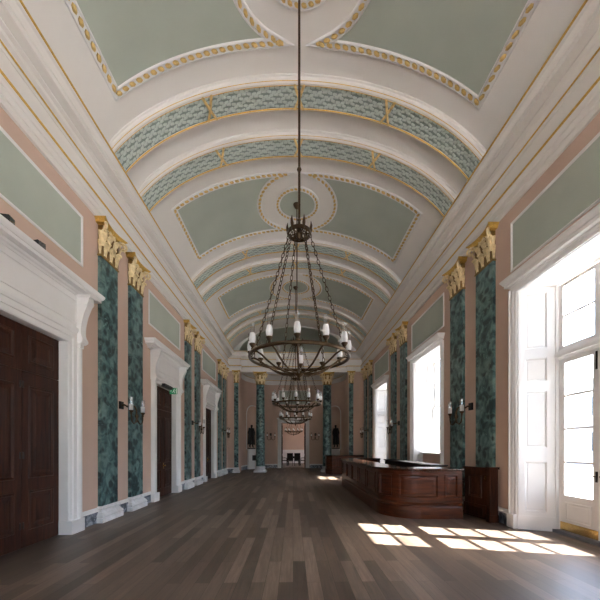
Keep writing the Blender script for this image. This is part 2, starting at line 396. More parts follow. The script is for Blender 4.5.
# transverse ribs over the pilasters
NR = 70
def rib(y0, y1):
    w_ = y1 - y0
    prof = [(0, -.02), (0, .02), (.03, .03), (.03, .085), (.045, .10), (.06, .10), (.085, .12), (.125, .12), (.135, .095), (w_ - .075, .095), (w_ - .065, .12), (w_ - .035, .12), (w_ - .02, .10), (w_, .09), (w_, -.02)]
    r = MB().grid(lambda i, j: vp(-SW + 2 * SW * i / NR, y0 + prof[j][0], prof[j][1]), NR + 1, len(prof)).build('transverse_rib', CREAM, ceil, False)
    g = MB()
    for yy, oo in ((y0 + .13, .122), (y0 + .05, .102), (y1 - .07, .122), (y1 - .03, .113)):
        q = .017 if yy == y1 - .07 else .007
        g.grid(lambda i, j: vp(-SW + 2 * SW * i / NR, yy + q * cos(j * pi / 2), oo + q * sin(j * pi / 2)), NR + 1, 4, cv=True)
    g.build('gilt_fillet', GOLD, r, True)
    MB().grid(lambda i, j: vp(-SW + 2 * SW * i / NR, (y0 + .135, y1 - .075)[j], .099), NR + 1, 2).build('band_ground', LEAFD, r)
    lf = MB(); f0, f1 = y0 + .142, y1 - .082; rows = 6; rw = (f1 - f0) / rows; st = .115
    for k in range(rows):
        yc = f0 + rw * (k + .5); n = int(2 * SW / st)
        for i in range(n):
            s = -SW + st * (i + .5 + .37 * k); L = st * (.46 + .05 * random.random()); W = rw * .44
            wv = lambda q: (.24 * rw) * sin(2 * pi * q / .47 + k * 2.7)
            base = [(-L, -W * .5), (-L * .5, -W), (L * .7, -W), (L, 0), (L * .7, W), (-L * .5, W), (-L, W * .7)]
            v = [vp(s + a_, min(f1, max(f0, yc + b_ + wv(s + a_))), .101) for a_, b_ in base] + [vp(s + L * .3, min(f1, max(f0, yc + wv(s))), .122)]
            lf.add(v, [(q_, (q_ + 1) % 7, 7) for q_ in range(7)])
    lf.build('leaf_relief', LEAFG, r)
    rb = MB()
    for sc in (-2.08, 0, 2.08):
        for q in (-1, 1):
            def fn(i, j, q=q):
                u = i / 6; a = sc + q * (-.10 + .20 * u); y = f0 - .02 + (f1 - f0 + .04) * u
                return vp(a + (j - 1) * .033, y, .125 + .025 * sin(pi * u) + (.014 if j == 1 else 0) + (.006 if q > 0 else 0))
            rb.grid(fn, 7, 3)
        rb.ell(vp(sc, (f0 + f1) / 2, .14), (.035, .035, .02))
        for e in (-1, 1):
            rb.ell(vp(sc - .10 * e, f0 - .01 if e > 0 else f1 + .01, .125), (.035, .03, .025))
            rb.ell(vp(sc + .10 * e, f0 - .01 if e > 0 else f1 + .01, .125), (.035, .03, .025))
    rb.build('crossed_ribbon', RGOLD, r, True)
for p in [2.43] + PAIRS:
    rib(p - 1.0, p - .32); rib(p + .22, p + .9)
# ------------------------------------------------------------------ apse behind the screen
ACX = .06
AP = [(-3.62, 21.0), (-3.62, 22.65)]
for i in range(1, 17):
    a = pi - (pi / 2) * i / 16; AP.append((-1.32 + 2.3 * cos(a), 22.7 + 2.3 * sin(a)))
for i in range(0, 17):
    a = pi / 2 - (pi / 2) * i / 16; AP.append((1.44 + 2.3 * cos(a), 22.7 + 2.3 * sin(a)))
AP += [(3.74, 21.0)]
def resample(path, step):
    P = [Vector(p) for p in path]; out = [(P[0].copy(), 0.)]; acc = 0.
    for a, b in zip(P[:-1], P[1:]):
        d = (b - a).length; n = max(1, int(round(d / step)))
        for k in range(1, n + 1): out.append((a.lerp(b, k / n), acc + d * k / n))
        acc += d
    return out
RS = resample(AP, .07)
ATOT = RS[-1][1]
def at_s(s):
    for (p, a), (q, b) in zip(RS[:-1], RS[1:]):
        if a <= s <= b + 1e-9:
            u = (s - a) / max(1e-9, b - a); d = (q - p).normalized(); return p.lerp(q, u), Vector((d.y, -d.x))
    return RS[-1][0], Vector((-1, 0))
NL = 1.65 + 2.3 * pi / 4 - .10; NRR = ATOT - NL
dxc_ = .06
NW, NSP, NSILL = .68, 4.03, 1.48
DC = ATOT / 2 - .02; DW, DH = .955, 3.52
def arch_z(d): return NSP + sqrt(max(0, NW * NW - d * d))
cuts = sorted(set([0, ATOT, DC - DW, DC + DW] + [NL + NW * k / 12 for k in range(-12, 13)] + [NRR + NW * k / 12 for k in range(-12, 13)] + [ATOT * k / 70 for k in range(71)]))
m = MB()
for a, b in zip(cuts[:-1], cuts[1:]):
    if b - a < 1e-6: continue
    pa, pb = at_s(a)[0], at_s(b)[0]; mid = (a + b) / 2
    def strip(z0a, z0b, z1):
        m.add([(pa.x, pa.y, z0a), (pb.x, pb.y, z0b), (pb.x, pb.y, z1), (pa.x, pa.y, z1)], [(0, 1, 2, 3)])
    if abs(mid - DC) < DW: strip(DH, DH, 7.66)
    elif abs(mid - NL) < NW or abs(mid - NRR) < NW:
        c = NL if abs(mid - NL) < NW else NRR
        strip(arch_z(a - c), arch_z(b - c), 7.66); strip(-.02, -.02, NSILL)
    else: strip(-.02, -.02, 7.66)
ap = struct(m.build('wall_apse', PINK))
m = MB().box(-4.62, -3.42, PY, 21.2, -.02, ENT0); m.box(3.55, 5.0, PY, 21.2, -.02, ENT0)
m.build('pier', PINK, ap)
for c, nm in ((NL, 'niche'), (NRR, 'niche')):
    p, nrm = at_s(c); tn = Vector((-nrm.y, nrm.x)); bk = -nrm; eA, eB = at_s(c - NW)[0], at_s(c + NW)[0]
    def cyl(i, j):
        th = pi * i / 16; q = eA.lerp(eB, (1 - cos(th)) / 2) + bk * (NW * .95 * sin(th)); return (q.x, q.y, (NSILL, NSP)[j])
    def dome(i, j):
        th = pi * i / 16; ph = pi / 2 * j / 8; q = eA.lerp(eB, (1 - cos(th) * cos(ph)) / 2) + bk * (NW * .95 * sin(th) * cos(ph)); return (q.x, q.y, NSP + NW * sin(ph))
    k = MB().grid(cyl, 17, 2); k.grid(dome, 17, 9); k.add([cyl(i, 0) for i in range(17)], [tuple(range(17))])
    k.build(nm, PINK, ap, True)
    tr = MB(); pts = []
    for z in (NSILL, NSP): pts.append((-NW, z))
    for i in range(1, 20): th = pi - pi * i / 20; pts.append((NW * cos(th), NSP + NW * sin(th)))
    for z in (NSP, NSILL): pts.append((NW, z))
    def tp(i, j):
        a, z = pts[i]; e = (0, .07, .07, 0)[j]; o = (-.01, -.01, .03, .03)[j]
        r_ = e
        if z > NSP + 1e-6: q2 = (a * (1 + r_ / NW), NSP + (z - NSP) * (1 + r_ / NW))
        else: q2 = (a + (r_ if a > 0 else -r_), z)
        pp, nn_ = at_s(c - q2[0]) ; return (pp.x + nn_.x * o, pp.y + nn_.y * o, q2[1])
    tr.grid(tp, len(pts), 4, cv=True); tr.build('niche_arch_moulding', WHITE, ap)
aent = MB().sweep([tuple(p) for p, s in RS], [(a, z) for a, z in ENT if z > 6.4]).build('apse_entablature', CREAM, ap)
gilt(.137, 6.79, .02, [tuple(p) for p, s in RS], aent); gilt(.112, 7.245, .014, [tuple(p) for p, s in RS], aent)
sh = MB(); sh.box(-5.3, -5.0, 20.9, 25.4, -.2, 10.6); sh.box(5.12, 5.4, 20.9, 25.4, -.2, 10.6); sh.box(-5.3, 5.4, 20.9, 25.7, 10.4, 10.7)  # unseen shell added to keep light from leaking into the apse
sh.box(-5.3, dxc_ - 1.1, 25.36, 25.7, -.2, 10.5); sh.box(dxc_ + 1.1, 5.4, 25.36, 25.7, -.2, 10.5); sh.box(dxc_ - 1.2, dxc_ + 1.2, 25.36, 25.7, 5.5, 10.5)
sh.grid(lambda i, j: (vp(-SW + 2 * SW * i / 40, 21.05, -.01) if j == 0 else Vector((CX + (-HW + 2 * HW * i / 40) * 1.2, 21.05, 10.6))), 41, 2)
struct(sh.build('wall_light_seal', FACADE))
# half dome
def hd(i, j):
    p = RS[min(len(RS) - 1, i * 3)][0]; v = pi / 2 * j / 12
    return (ACX + (p.x - ACX) * cos(v), 21.15 + max(0, p.y - 21.15) * cos(v), 7.64 + 1.95 * sin(v))
nh = len(RS) // 3 + 1
MB().grid(hd, nh, 13).build('half_dome', GREEN, ap, True)
e = MB()
def ew(i, j):
    t = -1 + 2 * i / 40
    if j == 0:
        q = vp(SW * t, 21.2, -.02); return q
    v = t * pi / 2
    return (ACX + 3.66 * sin(v), 21.2, 7.64 + 1.93 * cos(v))
e.grid(ew, 41, 2).build('arch_wall', CREAM, ap)
# ------------------------------------------------------------------ baseboards
BB = [(-.05, 0), (.025, 0), (.025, .235)]
BC = [(-.02, .235), (.04, .235), (.045, .26), (.03, .285), (.03, .30), (.015, .32), (-.02, .32)]
def baseboard(path, parent_name, segs):
    root = None
    for a, b in segs:
        o = MB().sweep([a, b], [(-.02, 0), (.025, 0), (.025, .236), (-.02, .236)]).build(parent_name if root is None else 'skirting', BLUEM, root)
        if root is None: root = struct(o)
        MB().sweep([a, b], BC).build('skirting_cap', WHITE, root)
    return root
def gaps(ys_, lo, hi, half):
    out = []; y = lo
    for c in ys_:
        out.append((y, c - half)); y = c + half
    out.append((y, hi)); return out
baseboard(None, 'baseboard_left', [((XL, a), (XL, b)) for a, b in gaps(BAYS, YB, PY, 1.17)])
baseboard(None, 'baseboard_right', [((XR, b), (XR, a)) for a, b in gaps(WINB, YB, PY, 1.24)])
def path_between(s0, s1):
    return [tuple(at_s(s0)[0])] + [tuple(p) for p, s in RS if s0 + .01 < s < s1 - .01] + [tuple(at_s(s1)[0])]
o = None
for a, b in ((0, DC - DW - .3), (DC + DW + .3, ATOT)):
    k = MB().sweep(path_between(a, b), [(-.02, 0), (.025, 0), (.025, .236), (-.02, .236)]).build('baseboard_apse' if o is None else 'skirting', BLUEM, o)
    if o is None: o = struct(k)
    MB().sweep(path_between(a, b), BC).build('skirting_cap', WHITE, o)
for sx, x_a, x_b in ((1, XL, -3.42), (-1, 3.55, XR)):
    MB().sweep([(x_a, PY), (x_b, PY)], [(-.02, 0), (.025, 0), (.025, .236), (-.02, .236)]).build('skirting', BLUEM, o)
    MB().sweep([(x_a, PY), (x_b, PY)], BC).build('skirting_cap', WHITE, o)
# ------------------------------------------------------------------ capitals, pilasters, columns
LP = [(0, 0), (.02, .22), (.035, .45), (.055, .66), (.10, .85), (.17, .97), (.235, .97), (.25, .86), (.22, .80)]
LW = [.50, .62, .76, .92, 1., .92, .74, .52, .22]
def leaf(m, c, out, z, h, w_, curl=1.):
    """an acanthus leaf rising from c (xy) at height z, curling over along out"""
    out = Vector(out).normalized(); tn = Vector((-out.y, out.x))
    def fn(i, j):
        u = (i - 3) / 3; o_, zz = LP[j]
        ser = 1 - .18 * (j % 2) if abs(u) > .9 else 1
        q = Vector(c) + out * (o_ * h * curl + .012 * (1 - abs(u)) + (.010 if i % 2 else 0)) + tn * (u * w_ / 2 * LW[j] * ser)
        return (q.x, q.y, z + zz * h - .03 * h * abs(u))
    m.grid(fn, 7, len(LP))
def volute(m, c, out, z, r, turns=1.4, th=.018, sgn=1):
    out = Vector(out).normalized(); pts = []; rad = []
    for k in range(22):
        a = 2 * pi * turns * k / 21; rr = r * (1 - .82 * k / 21)
        q = Vector(c) + out * (rr * sin(a) * sgn); pts.append((q.x, q.y, z + rr * cos(a))); rad.append(th * (1 - .35 * k / 21))
    m.tube(pts, rad, 6)
PW, PT = .65, .07
CB, CT = 5.72, 6.47
def make_pilaster(width, label, cat='pilaster', group='green marble pilasters with gilded capitals'):
    r = thing('marble_pilaster', label, cat, group=group)
    hw = width / 2
    MB().box(0, PT, -hw, hw, .33, CB + .02).build('shaft', MARBLE, r)
    U = [(0, -hw), (PT, -hw), (PT, hw), (0, hw)]
    base = [(0, .34), (.012, .335), (.03, .33), (.03, .315), (.045, .305), (.052, .29), (.045, .275), (.03, .265), (.025, .24), (.035, .215), (.055, .20), (.055, .185), (.075, .17), (.088, .145), (.085, .12), (.07, .105), (.09, .10), (.09, 0)]
    MB().sweep(U, base, cap=False).build('base', WMARB, r, True)
    cap = MB().box(0, PT + .02, -hw + .01, hw - .01, CB, CT - .1)
    cap.sweep(U, [(0, CB - .02), (.018, CB - .015), (.024, CB), (.018, CB + .018), (0, CB + .025)], cap=False)
    cp = cap.build('capital', DGOLD, r, True); cap = MB()
    n1 = 3 if width > .4 else 1; n2 = 2
    for k in range(n1):
        y = (k - (n1 - 1) / 2) * width / n1; leaf(cap, (PT + .02, y), (1, 0), CB + .02, .30, width / n1 * .88, 1.45)
    if width > .4:
        for k in (-1, 1):
            leaf(cap, (PT + .02, k * width / 6), (1, 0), CB + .20, .33, width / 3.7, 1.7)
            leaf(cap, (PT + .02, k * width * .46), (1, k * .5), CB + .20, .33, width / 4.0, 1.6)
    else: leaf(cap, (PT + .02, 0), (1, 0), CB + .2, .32, width * .8, 1.)
    for k in (-1, 1):
        leaf(cap, (.05, k * (hw)), (0, k), CB + .02, .3, .09, .5)
        leaf(cap, (.055, k * (hw)), (0, k), CB + .22, .3, .09, .5)
    for k in (-1, 1): volute(cap, (PT + .06, k * hw * .3), (0.2, -k), CT - .17, .06, th=.016)
    cap.build('acanthus_leaves', PGOLD, cp, True)
    for k in (-1, 1):
        vo = MB(); volute(vo, (PT + .10, k * (hw + .02)), (.75, k * .65), CT - .18, .10, th=.028)
        vo.tube([(PT + .03, k * hw * .5, CB + .40), (PT + .05, k * hw * .62, CB + .5), (PT + .08, k * hw * .85, CT - .1), (PT + .10, k * (hw + .02), CT - .085)], [.016, .018, .02, .024], 6)
        vo.build('volute', PGOLD, cp, True)
    # abacus with concave front
    ab = MB(); nf = 12
    def edge(o_, z):
        L = [(0, -(hw + o_))]
        for i in range(nf + 1):
            u = -1 + 2 * i / nf; L.append((PT + o_ * 1.25 - (.085 * (1 - u * u)) + .02, u * (hw + o_)))
        L.append((0, hw + o_)); return [(x, y, z) for x, y in L]
    lv = [edge(.07, CT - .095), edge(.085, CT - .065), edge(.085, CT - .05), edge(.12, CT - .02), edge(.12, CT)]
    ab.grid(lambda i, j: lv[i][j], 5, nf + 3); b0 = len(ab.v) - (nf + 3); ab.f.append(tuple(range(b0, len(ab.v)))); ab.f.append(tuple(range(0, nf + 3)))
    ab.ell((PT + .045, 0, CT - .055), (.04, .06, .055))
    ab.build('abacus', GOLD, cp, True)
    return r
PIL_L = [('green marble pilaster beside the nearest dark double door on the left wall', 'green marble pilaster on the left wall just before the door with the exit sign'),
         ('left wall green marble pilaster just past the door with the exit sign', 'left wall green marble pilaster just before the third, farthest dark door'),
         ('left wall green marble pilaster just past the farthest side door', 'last green marble pilaster on the left wall before the far corner')]
PIL_R = [('wide green marble pilaster on the right wall above the wooden bar gate', 'green marble pilaster behind the near end of the bar, beside the sash window'),
         ('right wall green marble pilaster just past the middle window, near one of its pair', 'right wall green marble pilaster just before the farthest window'),
         ('right wall green marble pilaster just past the farthest window', 'last green marble pilaster on the right wall before the far corner')]
P0 = None
for k, p in enumerate(PAIRS):
    for side, X, rz, labs in ((-1, XL, 0, PIL_L), (1, XR, pi, PIL_R)):
        for q, dy in enumerate((-.625, .625)):
            if P0 is None:
                P0 = make_pilaster(PW, labs[k][q]); P0.location = (X, p + dy, 0)
            else: dup(P0, (X, p + dy, 0), rz, labs[k][q])
PN = make_pilaster(.27, 'narrow green marble pilaster at the end of the left wall, left of the columns'); PN.location = (-3.60, PY, 0); PN.rotation_euler = (0, 0, -pi / 2)
dup(PN, (3.72, PY, 0), -pi / 2, 'narrow green marble pilaster at the end of the right wall, right of the columns')
def make_column(label):
    r = thing('marble_column', label, 'column', group='green marble columns before the apse')
    sh = [(.31, .38), (.297, .40)]
    for i in range(13):
        u = i / 12; sh.append((.295 - .035 * u ** 1.8, .42 + (5.66 - .42) * u))
    sh += [(.27, 5.66), (.27, 5.70), (.0, 5.70)]
    MB().lathe(sh, 28).build('shaft', MARBLE, r, True)
    b = MB().lathe([(.0, .39), (.29, .39), (.30, .375), (.29, .355), (.33, .34), (.345, .31), (.33, .28), (.30, .265), (.295, .23), (.315, .205), (.345, .195), (.375, .165), (.38, .13), (.36, .10), (.36, .095), (.0, .095)], 28)
    b.box(-.40, .40, -.40, .40, 0, .10); b.build('base', WMARB, r, True)
    c = MB().lathe([(.0, CB - .06), (.265, CB - .06), (.285, CB - .02), (.265, CB + .04), (.27, CB + .3), (.31, CB + .55), (.36, CT - .1), (.0, CT - .1)], 24)
    cp = c.build('capital', DGOLD, r, True); c = MB()
    for k in range(8):
        a = 2 * pi * (k + .5) / 8; leaf(c, (.275 * cos(a), .275 * sin(a)), (cos(a), sin(a)), CB, .31, .185, 1.25)
        a = 2 * pi * k / 8; leaf(c, (.285 * cos(a), .285 * sin(a)), (cos(a), sin(a)), CB + .17, .37, .19, 1.3)
    for k in range(4):
        v = MB(); a = pi / 4 + k * pi / 2; d = (cos(a), sin(a)); volute(v, (.50 * cos(a), .50 * sin(a)), d, CT - .17, .085, th=.025)
        for e_ in (-.35, .35):
            v.tube([(.25 * cos(a + e_), .25 * sin(a + e_), CB + .42), (.40 * cos(a + e_ * .5), .40 * sin(a + e_ * .5), CT - .13), (.50 * cos(a), .50 * sin(a), CT - .085)], [.015, .02, .024], 6)
        v.build('volute', PGOLD, cp, True)
        a = k * pi / 2
        for e_ in (-.2, .2): volute(c, (.31 * cos(a + e_), .31 * sin(a + e_)), (-sin(a) * (1 if e_ < 0 else -1), cos(a) * (1 if e_ < 0 else -1)), CT - .16, .055, th=.015)
    c.build('acanthus_leaves', PGOLD, cp, True)
    ab = MB()
    def ring(h_, z):
        L = []
        for k in range(4):
            a0, a1 = pi / 4 + k * pi / 2, pi / 4 + (k + 1) * pi / 2
            p0, p1 = Vector((cos(a0), sin(a0))) * h_ * 1.41, Vector((cos(a1), sin(a1))) * h_ * 1.41; mid = Vector((cos((a0 + a1) / 2), sin((a0 + a1) / 2)))
            for i in range(8):
                u = i / 8; q = p0.lerp(p1, u) - mid * (.10 * 4 * u * (1 - u)); L.append((q.x, q.y, z))
        return L
    lv = [ring(.39, CT - .1), ring(.41, CT - .07), ring(.41, CT - .05), ring(.455, CT - .02), ring(.455, CT)]
    ab.grid(lambda i, j: lv[i][j], 5, 32, cv=True); ab.f.append(tuple(range(32)))
    for k in range(4): ab.ell((.38 * cos(k * pi / 2), .38 * sin(k * pi / 2), CT - .05), (.055, .055, .055))
    ab.build('abacus', GOLD, cp, True)
    return r
c0 = make_column('freestanding green marble column on the left before the apse'); c0.location = (-2.13, 20.98, 0)
dup(c0, (2.24, 20.98, 0), 0, 'freestanding green marble column on the right, rising behind the far counter')
# ------------------------------------------------------------------ doors on the left wall
RP = [(0, 0), (.008, .014), (.022, .02), (.036, .012), (.046, .001), (.085, .003), (.13, .016)]
def left_door(n, b):
    r = sempty('door_%d' % n, (0, 0, 0))
    XD = XL - .12
    fn = lambda a, z, o: (XD + o, a, z)
    for sg in (-1, 1):
        a0, a1 = (b - .804, b - .004) if sg < 0 else (b + .004, b + .804)
        lf = MB().box(XD - .05, XD, a0, a1, .008, 2.82)
        lf.rpanel(fn, a0 + .13, a1 - .13, 1.1, 2.6, RP); lf.rpanel(fn, a0 + .13, a1 - .13, .26, .9, RP)
        d = lf.build('door_leaf', MAHOG, r)
        k = MB().ell((XD + .055, b + sg * .07, 1.0), (.03, .03, .03)); k.tube([(XD, b + sg * .07, 1.0), (XD + .05, b + sg * .07, 1.0)], .012, 8); k.lathe([(0, 0)], 3)
        if sg > 0: k.box(XD - .001, XD + .006, b + sg * .07 - .025, b + sg * .07 + .025, .9, 1.1)
        if sg > 0 and n > 1: k.build('knob', BRASS, d, True)
        if n == 1:
            h = MB()
            for z in (.3, 1.42, 2.55): h.box(XD - .002, XD + .012, b + sg * .03 - .012, b + sg * .03 + .012, z, z + .11)
            h.build('hinge', BLACK, d)
    op = MB().box(XD - .05, XD - .002, b - .804, b + .804, 2.83, 3.555)
    for a0, a1 in ((b - .804, b - .004), (b + .004, b + .804)): op.box(XD - .02, XD, a0, a1, 2.835, 3.55); op.rpanel(fn, a0 + .13, a1 - .13, 2.97, 3.42, RP)
    op.build('over_panel', MAHOG, r)
    # architrave as a mitred frame: inner edge +-.82, width .30
    XF = XL
    def frame(o_in):
        m = MB(); prof = [(0, -.25), (0, .045), (.02, .055), (.10, .055), (.105, .075), (.2, .075), (.21, .095), (.25, .11), (.30, .11), (.31, .08), (.31, -.01)]
        loops = []
        for ins, o_ in prof:
            h_ = .81 + ins
            loops.append([(XF + o_, b - h_, .24), (XF + o_, b - h_, 3.55 + ins), (XF + o_, b + h_, 3.55 + ins), (XF + o_, b + h_, .24)])
        m.grid(lambda i, j: loops[i][j], len(loops), 4); return m
    cs = frame(0).build('architrave', WHITE, r)
    pl = MB()
    for sg in (-1, 1):
        y0, y1 = sorted((b + sg * .80, b + sg * 1.16)); pl.box(XF - .24, XF + .125, y0, y1, 0, .245)
    pl.build('plinth_block', WHITE, r)
    fr = MB().box(XF - .02, XF + .07, b - 1.14, b + 1.14, 3.84, 4.5); f2 = lambda a, z, o: (XF + .07 + o, a, z)
    fr.rpanel(f2, b - 1.0, b + 1.0, 3.93, 4.38, [(0, 0), (.006, .014), (.02, .016), (.03, .006), (.05, .003)])
    fr.build('frieze', WHITE, r)
    hp = [(-.02, 4.47), (.08, 4.47), (.10, 4.50), (.13, 4.515), (.15, 4.54), (.25, 4.545), (.25, 4.60), (.265, 4.605), (.29, 4.64), (.30, 4.675), (.30, 4.69), (.0, 4.70), (-.02, 4.70)]
    MB().sweep([(XF, b - 1.24), (XF + .0001, b - 1.24), (XF + .0001, b + 1.24), (XF, b + 1.24)][1:3], hp).build('hood', WHITE, r)
    h2 = MB()
    ends = MB().sweep([(XF - .02, b - 1.24), (XF + .0, b - 1.24), (XF + .0, b + 1.24), (XF - .02, b + 1.24)], hp).build('hood_return', WHITE, r)
    for sg in (-1, 1):
        cpf = [(.30, 4.47), (.30, 4.40), (.285, 4.33), (.25, 4.25), (.20, 4.12), (.165, 3.98), (.15, 3.86), (.15, 3.76), (.165, 3.70), (.19, 3.66), (.185, 3.60), (.14, 3.57), (.08, 3.58), (-.01, 3.60), (-.01, 4.47)]
        y0, y1 = b + sg * 1.08 - .075, b + sg * 1.08 + .075
        m = MB(); nn_ = len(cpf)
        m.add([(XF + o_, y, z) for y in (y0, y1) for o_, z in cpf], [tuple(range(nn_)), tuple(range(2 * nn_ - 1, nn_ - 1, -1))] + [(i, (i + 1) % nn_, nn_ + (i + 1) % nn_, nn_ + i) for i in range(nn_)])
        for zz, rr_, oo in ((4.37, .065, .235), (3.635, .045, .145)):
            m.tube([(XF + oo, y0 - .014, zz), (XF + oo, y1 + .014, zz)], rr_, 12)
        m.box(XF + .08, XF + .34, y0 - .02, y1 + .02, 4.45, 4.49)
        m.box(XF - .01, XF + .13, y0 + .03, y1 - .03, 3.5, 3.6)
        m.build('console', WHITE, r, False)
    return r
for i, b in enumerate(BAYS): left_door(i + 1, b)
# ------------------------------------------------------------------ windows on the right wall
SP = [(0, 0), (.004, -.012), (.02, -.02), (.03, -.02)]
def hood_r(r, b, hz=4.72):
    hp = [(-.02, hz - .02), (.06, hz - .02), (.065, hz + .03), (.09, hz + .05), (.12, hz + .06), (.12, hz + .09), (.20, hz + .095), (.20, hz + .15), (.22, hz + .155), (.24, hz + .19), (.27, hz + .225), (.27, hz + .25), (0, hz + .26), (-.02, hz + .26)]
    hp = [(o_ * .82 if o_ > 0 else o_, z_) for o_, z_ in hp]
    MB().sweep([(XR + .02, b + 1.1), (XR, b + 1.1), (XR, b - 1.1), (XR + .02, b - 1.1)], hp).build('hood', WHITE, r)
def right_window(n, b, kind):
    r = sempty('window_%d' % n)
    zb = 0. if kind == 'door' else 1.4
    prof = [(0, .0), (0, .03), (.015, .045), (.07, .045), (.075, .06), (.14, .06), (.15, .085), (.17, .085), (.175, .06), (.175, -.01)]
    loops = [[(XR - o_, b - 1.08 - i_, .26), (XR - o_, b - 1.08 - i_, 4.7 + i_ * .4), (XR - o_, b + 1.08 + i_, 4.7 + i_ * .4), (XR - o_, b + 1.08 + i_, .26)] for i_, o_ in prof]
    MB().grid(lambda i, j: loops[i][j], len(loops), 4).build('architrave', WHITE, r)
    pl = MB()
    for sg in (-1, 1):
        y0, y1 = sorted((b + sg * 1.075, b + sg * 1.275)); pl.box(XR - .10, XR + .03, y0, y1, 0, .27)
    pl.build('plinth_block', WHITE, r)
    hood_r(r, b)
    MB().add([(XR - .0, b - 1.09, 4.70), (XR, b + 1.09, 4.70), (5.01, b + .85, 4.665), (5.01, b - .85, 4.665)], [(0, 1, 2, 3)]).build('soffit', WHITE, r)
    for sg in (-1, 1):
        L = sqrt(.55 ** 2 + .24 ** 2); dx, dy = .55 / L, -.24 / L * sg; nx, ny = -.24 / L, -sg * .55 / L
        fn = lambda a, z, o, sg=sg: (XR + dx * a + nx * o, b + sg * 1.08 + dy * a + ny * o, z)
        m = MB().fbox(fn, 0, L, 0, 4.7, -.06, 0) if kind == 'door' else MB().fbox(fn, 0, L, 0, 4.7, -.06, 0)
        rails = [0, .36, 1.32, 1.6, 2.68, 2.88, 3.32, 3.52, 4.58, 4.7]
        for i in range(0, len(rails), 2): m.fbox(fn, 0, L, rails[i], rails[i + 1], 0, .026)
        for i in range(1, len(rails) - 1, 2):
            m.fbox(fn, 0, .11, rails[i], rails[i + 1], 0, .026); m.fbox(fn, L - .14, L, rails[i], rails[i + 1], 0, .026)
            m.rpanel(fn, .11, L - .14, rails[i], rails[i + 1], [(0, .024), (.014, .012), (.03, .004), (.045, .012), (.05, .012)])
        m.fbox(fn, -.01, L + .01, 0, .27, 0, .04)
        m.build('shutter', WHITE, r)
        fm = MB().box(4.98, 5.1, *sorted((b + sg * .86, b + sg * .80)), zb, 4.68); fm.build('frame_jamb', WHITE, r)
    X0 = 5.04
    fnx = lambda a, z, o: (X0 - o, a, z)
    def sash(name, y0, y1, z0, z1, st, top, bot, ncol, nrow, x=X0, th=.045):
        m = MB(); m.box(x, x + th, y0, y0 + st, z0, z1); m.box(x, x + th, y1 - st, y1, z0, z1)
        m.box(x, x + th, y0 + st, y1 - st, z0, z0 + bot); m.box(x, x + th, y0 + st, y1 - st, z1 - top, z1)
        gy0, gy1, gz0, gz1 = y0 + st, y1 - st, z0 + bot, z1 - top
        for i in range(1, ncol): y = gy0 + (gy1 - gy0) * i / ncol; m.box(x + .005, x + th - .005, y - .014, y + .014, gz0, gz1)
        for i in range(1, nrow): z = gz0 + (gz1 - gz0) * i / nrow; m.box(x, x + th + .012, gy0, gy1, z - .018, z + .018)
        s_ = m.build(name, WHITE, r)
        MB().add([(x + th / 2, gy0, gz0), (x + th / 2, gy1, gz0), (x + th / 2, gy1, gz1), (x + th / 2, gy0, gz1)], [(0, 1, 2, 3)]).build('pane', PANE, s_)
        return s_
    if kind == 'door':
        MB().box(4.93, 5.3, b - .88, b + .88, -.01, .055).build('threshold', SLATE, r)
        for sg in (-1, 1):
            y0, y1 = (b - .80, b - .003) if sg < 0 else (b + .003, b + .80)
            d = sash('glazed_leaf', y0, y1, .06, 3.25, .115, .08, .66, 1, 4)
            k = MB().rpanel(lambda a, z, o: (X0 - .001 - o, a, z), y0 + .13, y1 - .13, .24, .60, [(0, 0), (.012, .01), (.03, .01), (.04, .002), (.07, .008)])
            k.build('leaf_panel', WHITE, d)
            MB().box(X0 - .006, X0, y0 + .02, y1 - .03, .062, .215).build('kick_plate', BRASS, d)
            h = MB().box(X0 - .012, X0, b + sg * .05 - .018, b + sg * .05 + .018, 1.02, 1.2); h.tube([(X0, b + sg * .05, 1.12), (X0 - .05, b + sg * .05, 1.12), (X0 - .05, b + sg * .16, 1.12)], .01, 6)
            h.build('handle', DBRONZE, d)
            if sg > 0: MB().box(X0 - .016, X0, b + .035, b + .06, 2.9, 3.2).build('bolt', DBRONZE, d)
        MB().sweep([(5.06, b + .86), (5.06, b - .86)], [(-.02, 3.25), (.04, 3.25), (.06, 3.29), (.09, 3.30), (.09, 3.36), (.07, 3.37), (.05, 3.42), (-.02, 3.42)]).build('transom_bar', WHITE, r)
        for sg in (-1, 1):
            y0, y1 = (b - .80, b - .003) if sg < 0 else (b + .003, b + .80)
            sash('transom_light', y0, y1, 3.42, 4.66, .085, .06, .07, 1, 2)
    else:
        MB().box(4.62, 5.06, b - 1.0, b + 1.0, 1.38, 1.43).build('sill', WHITE, r)
        sash('lower_sash', b - .8, b + .8, 1.43, 3.06, .07, .05, .09, 3, 2, X0, .045)
        sash('upper_sash', b - .8, b + .8, 3.02, 4.66, .07, .06, .05, 3, 2, X0 + .05, .045)
    return r
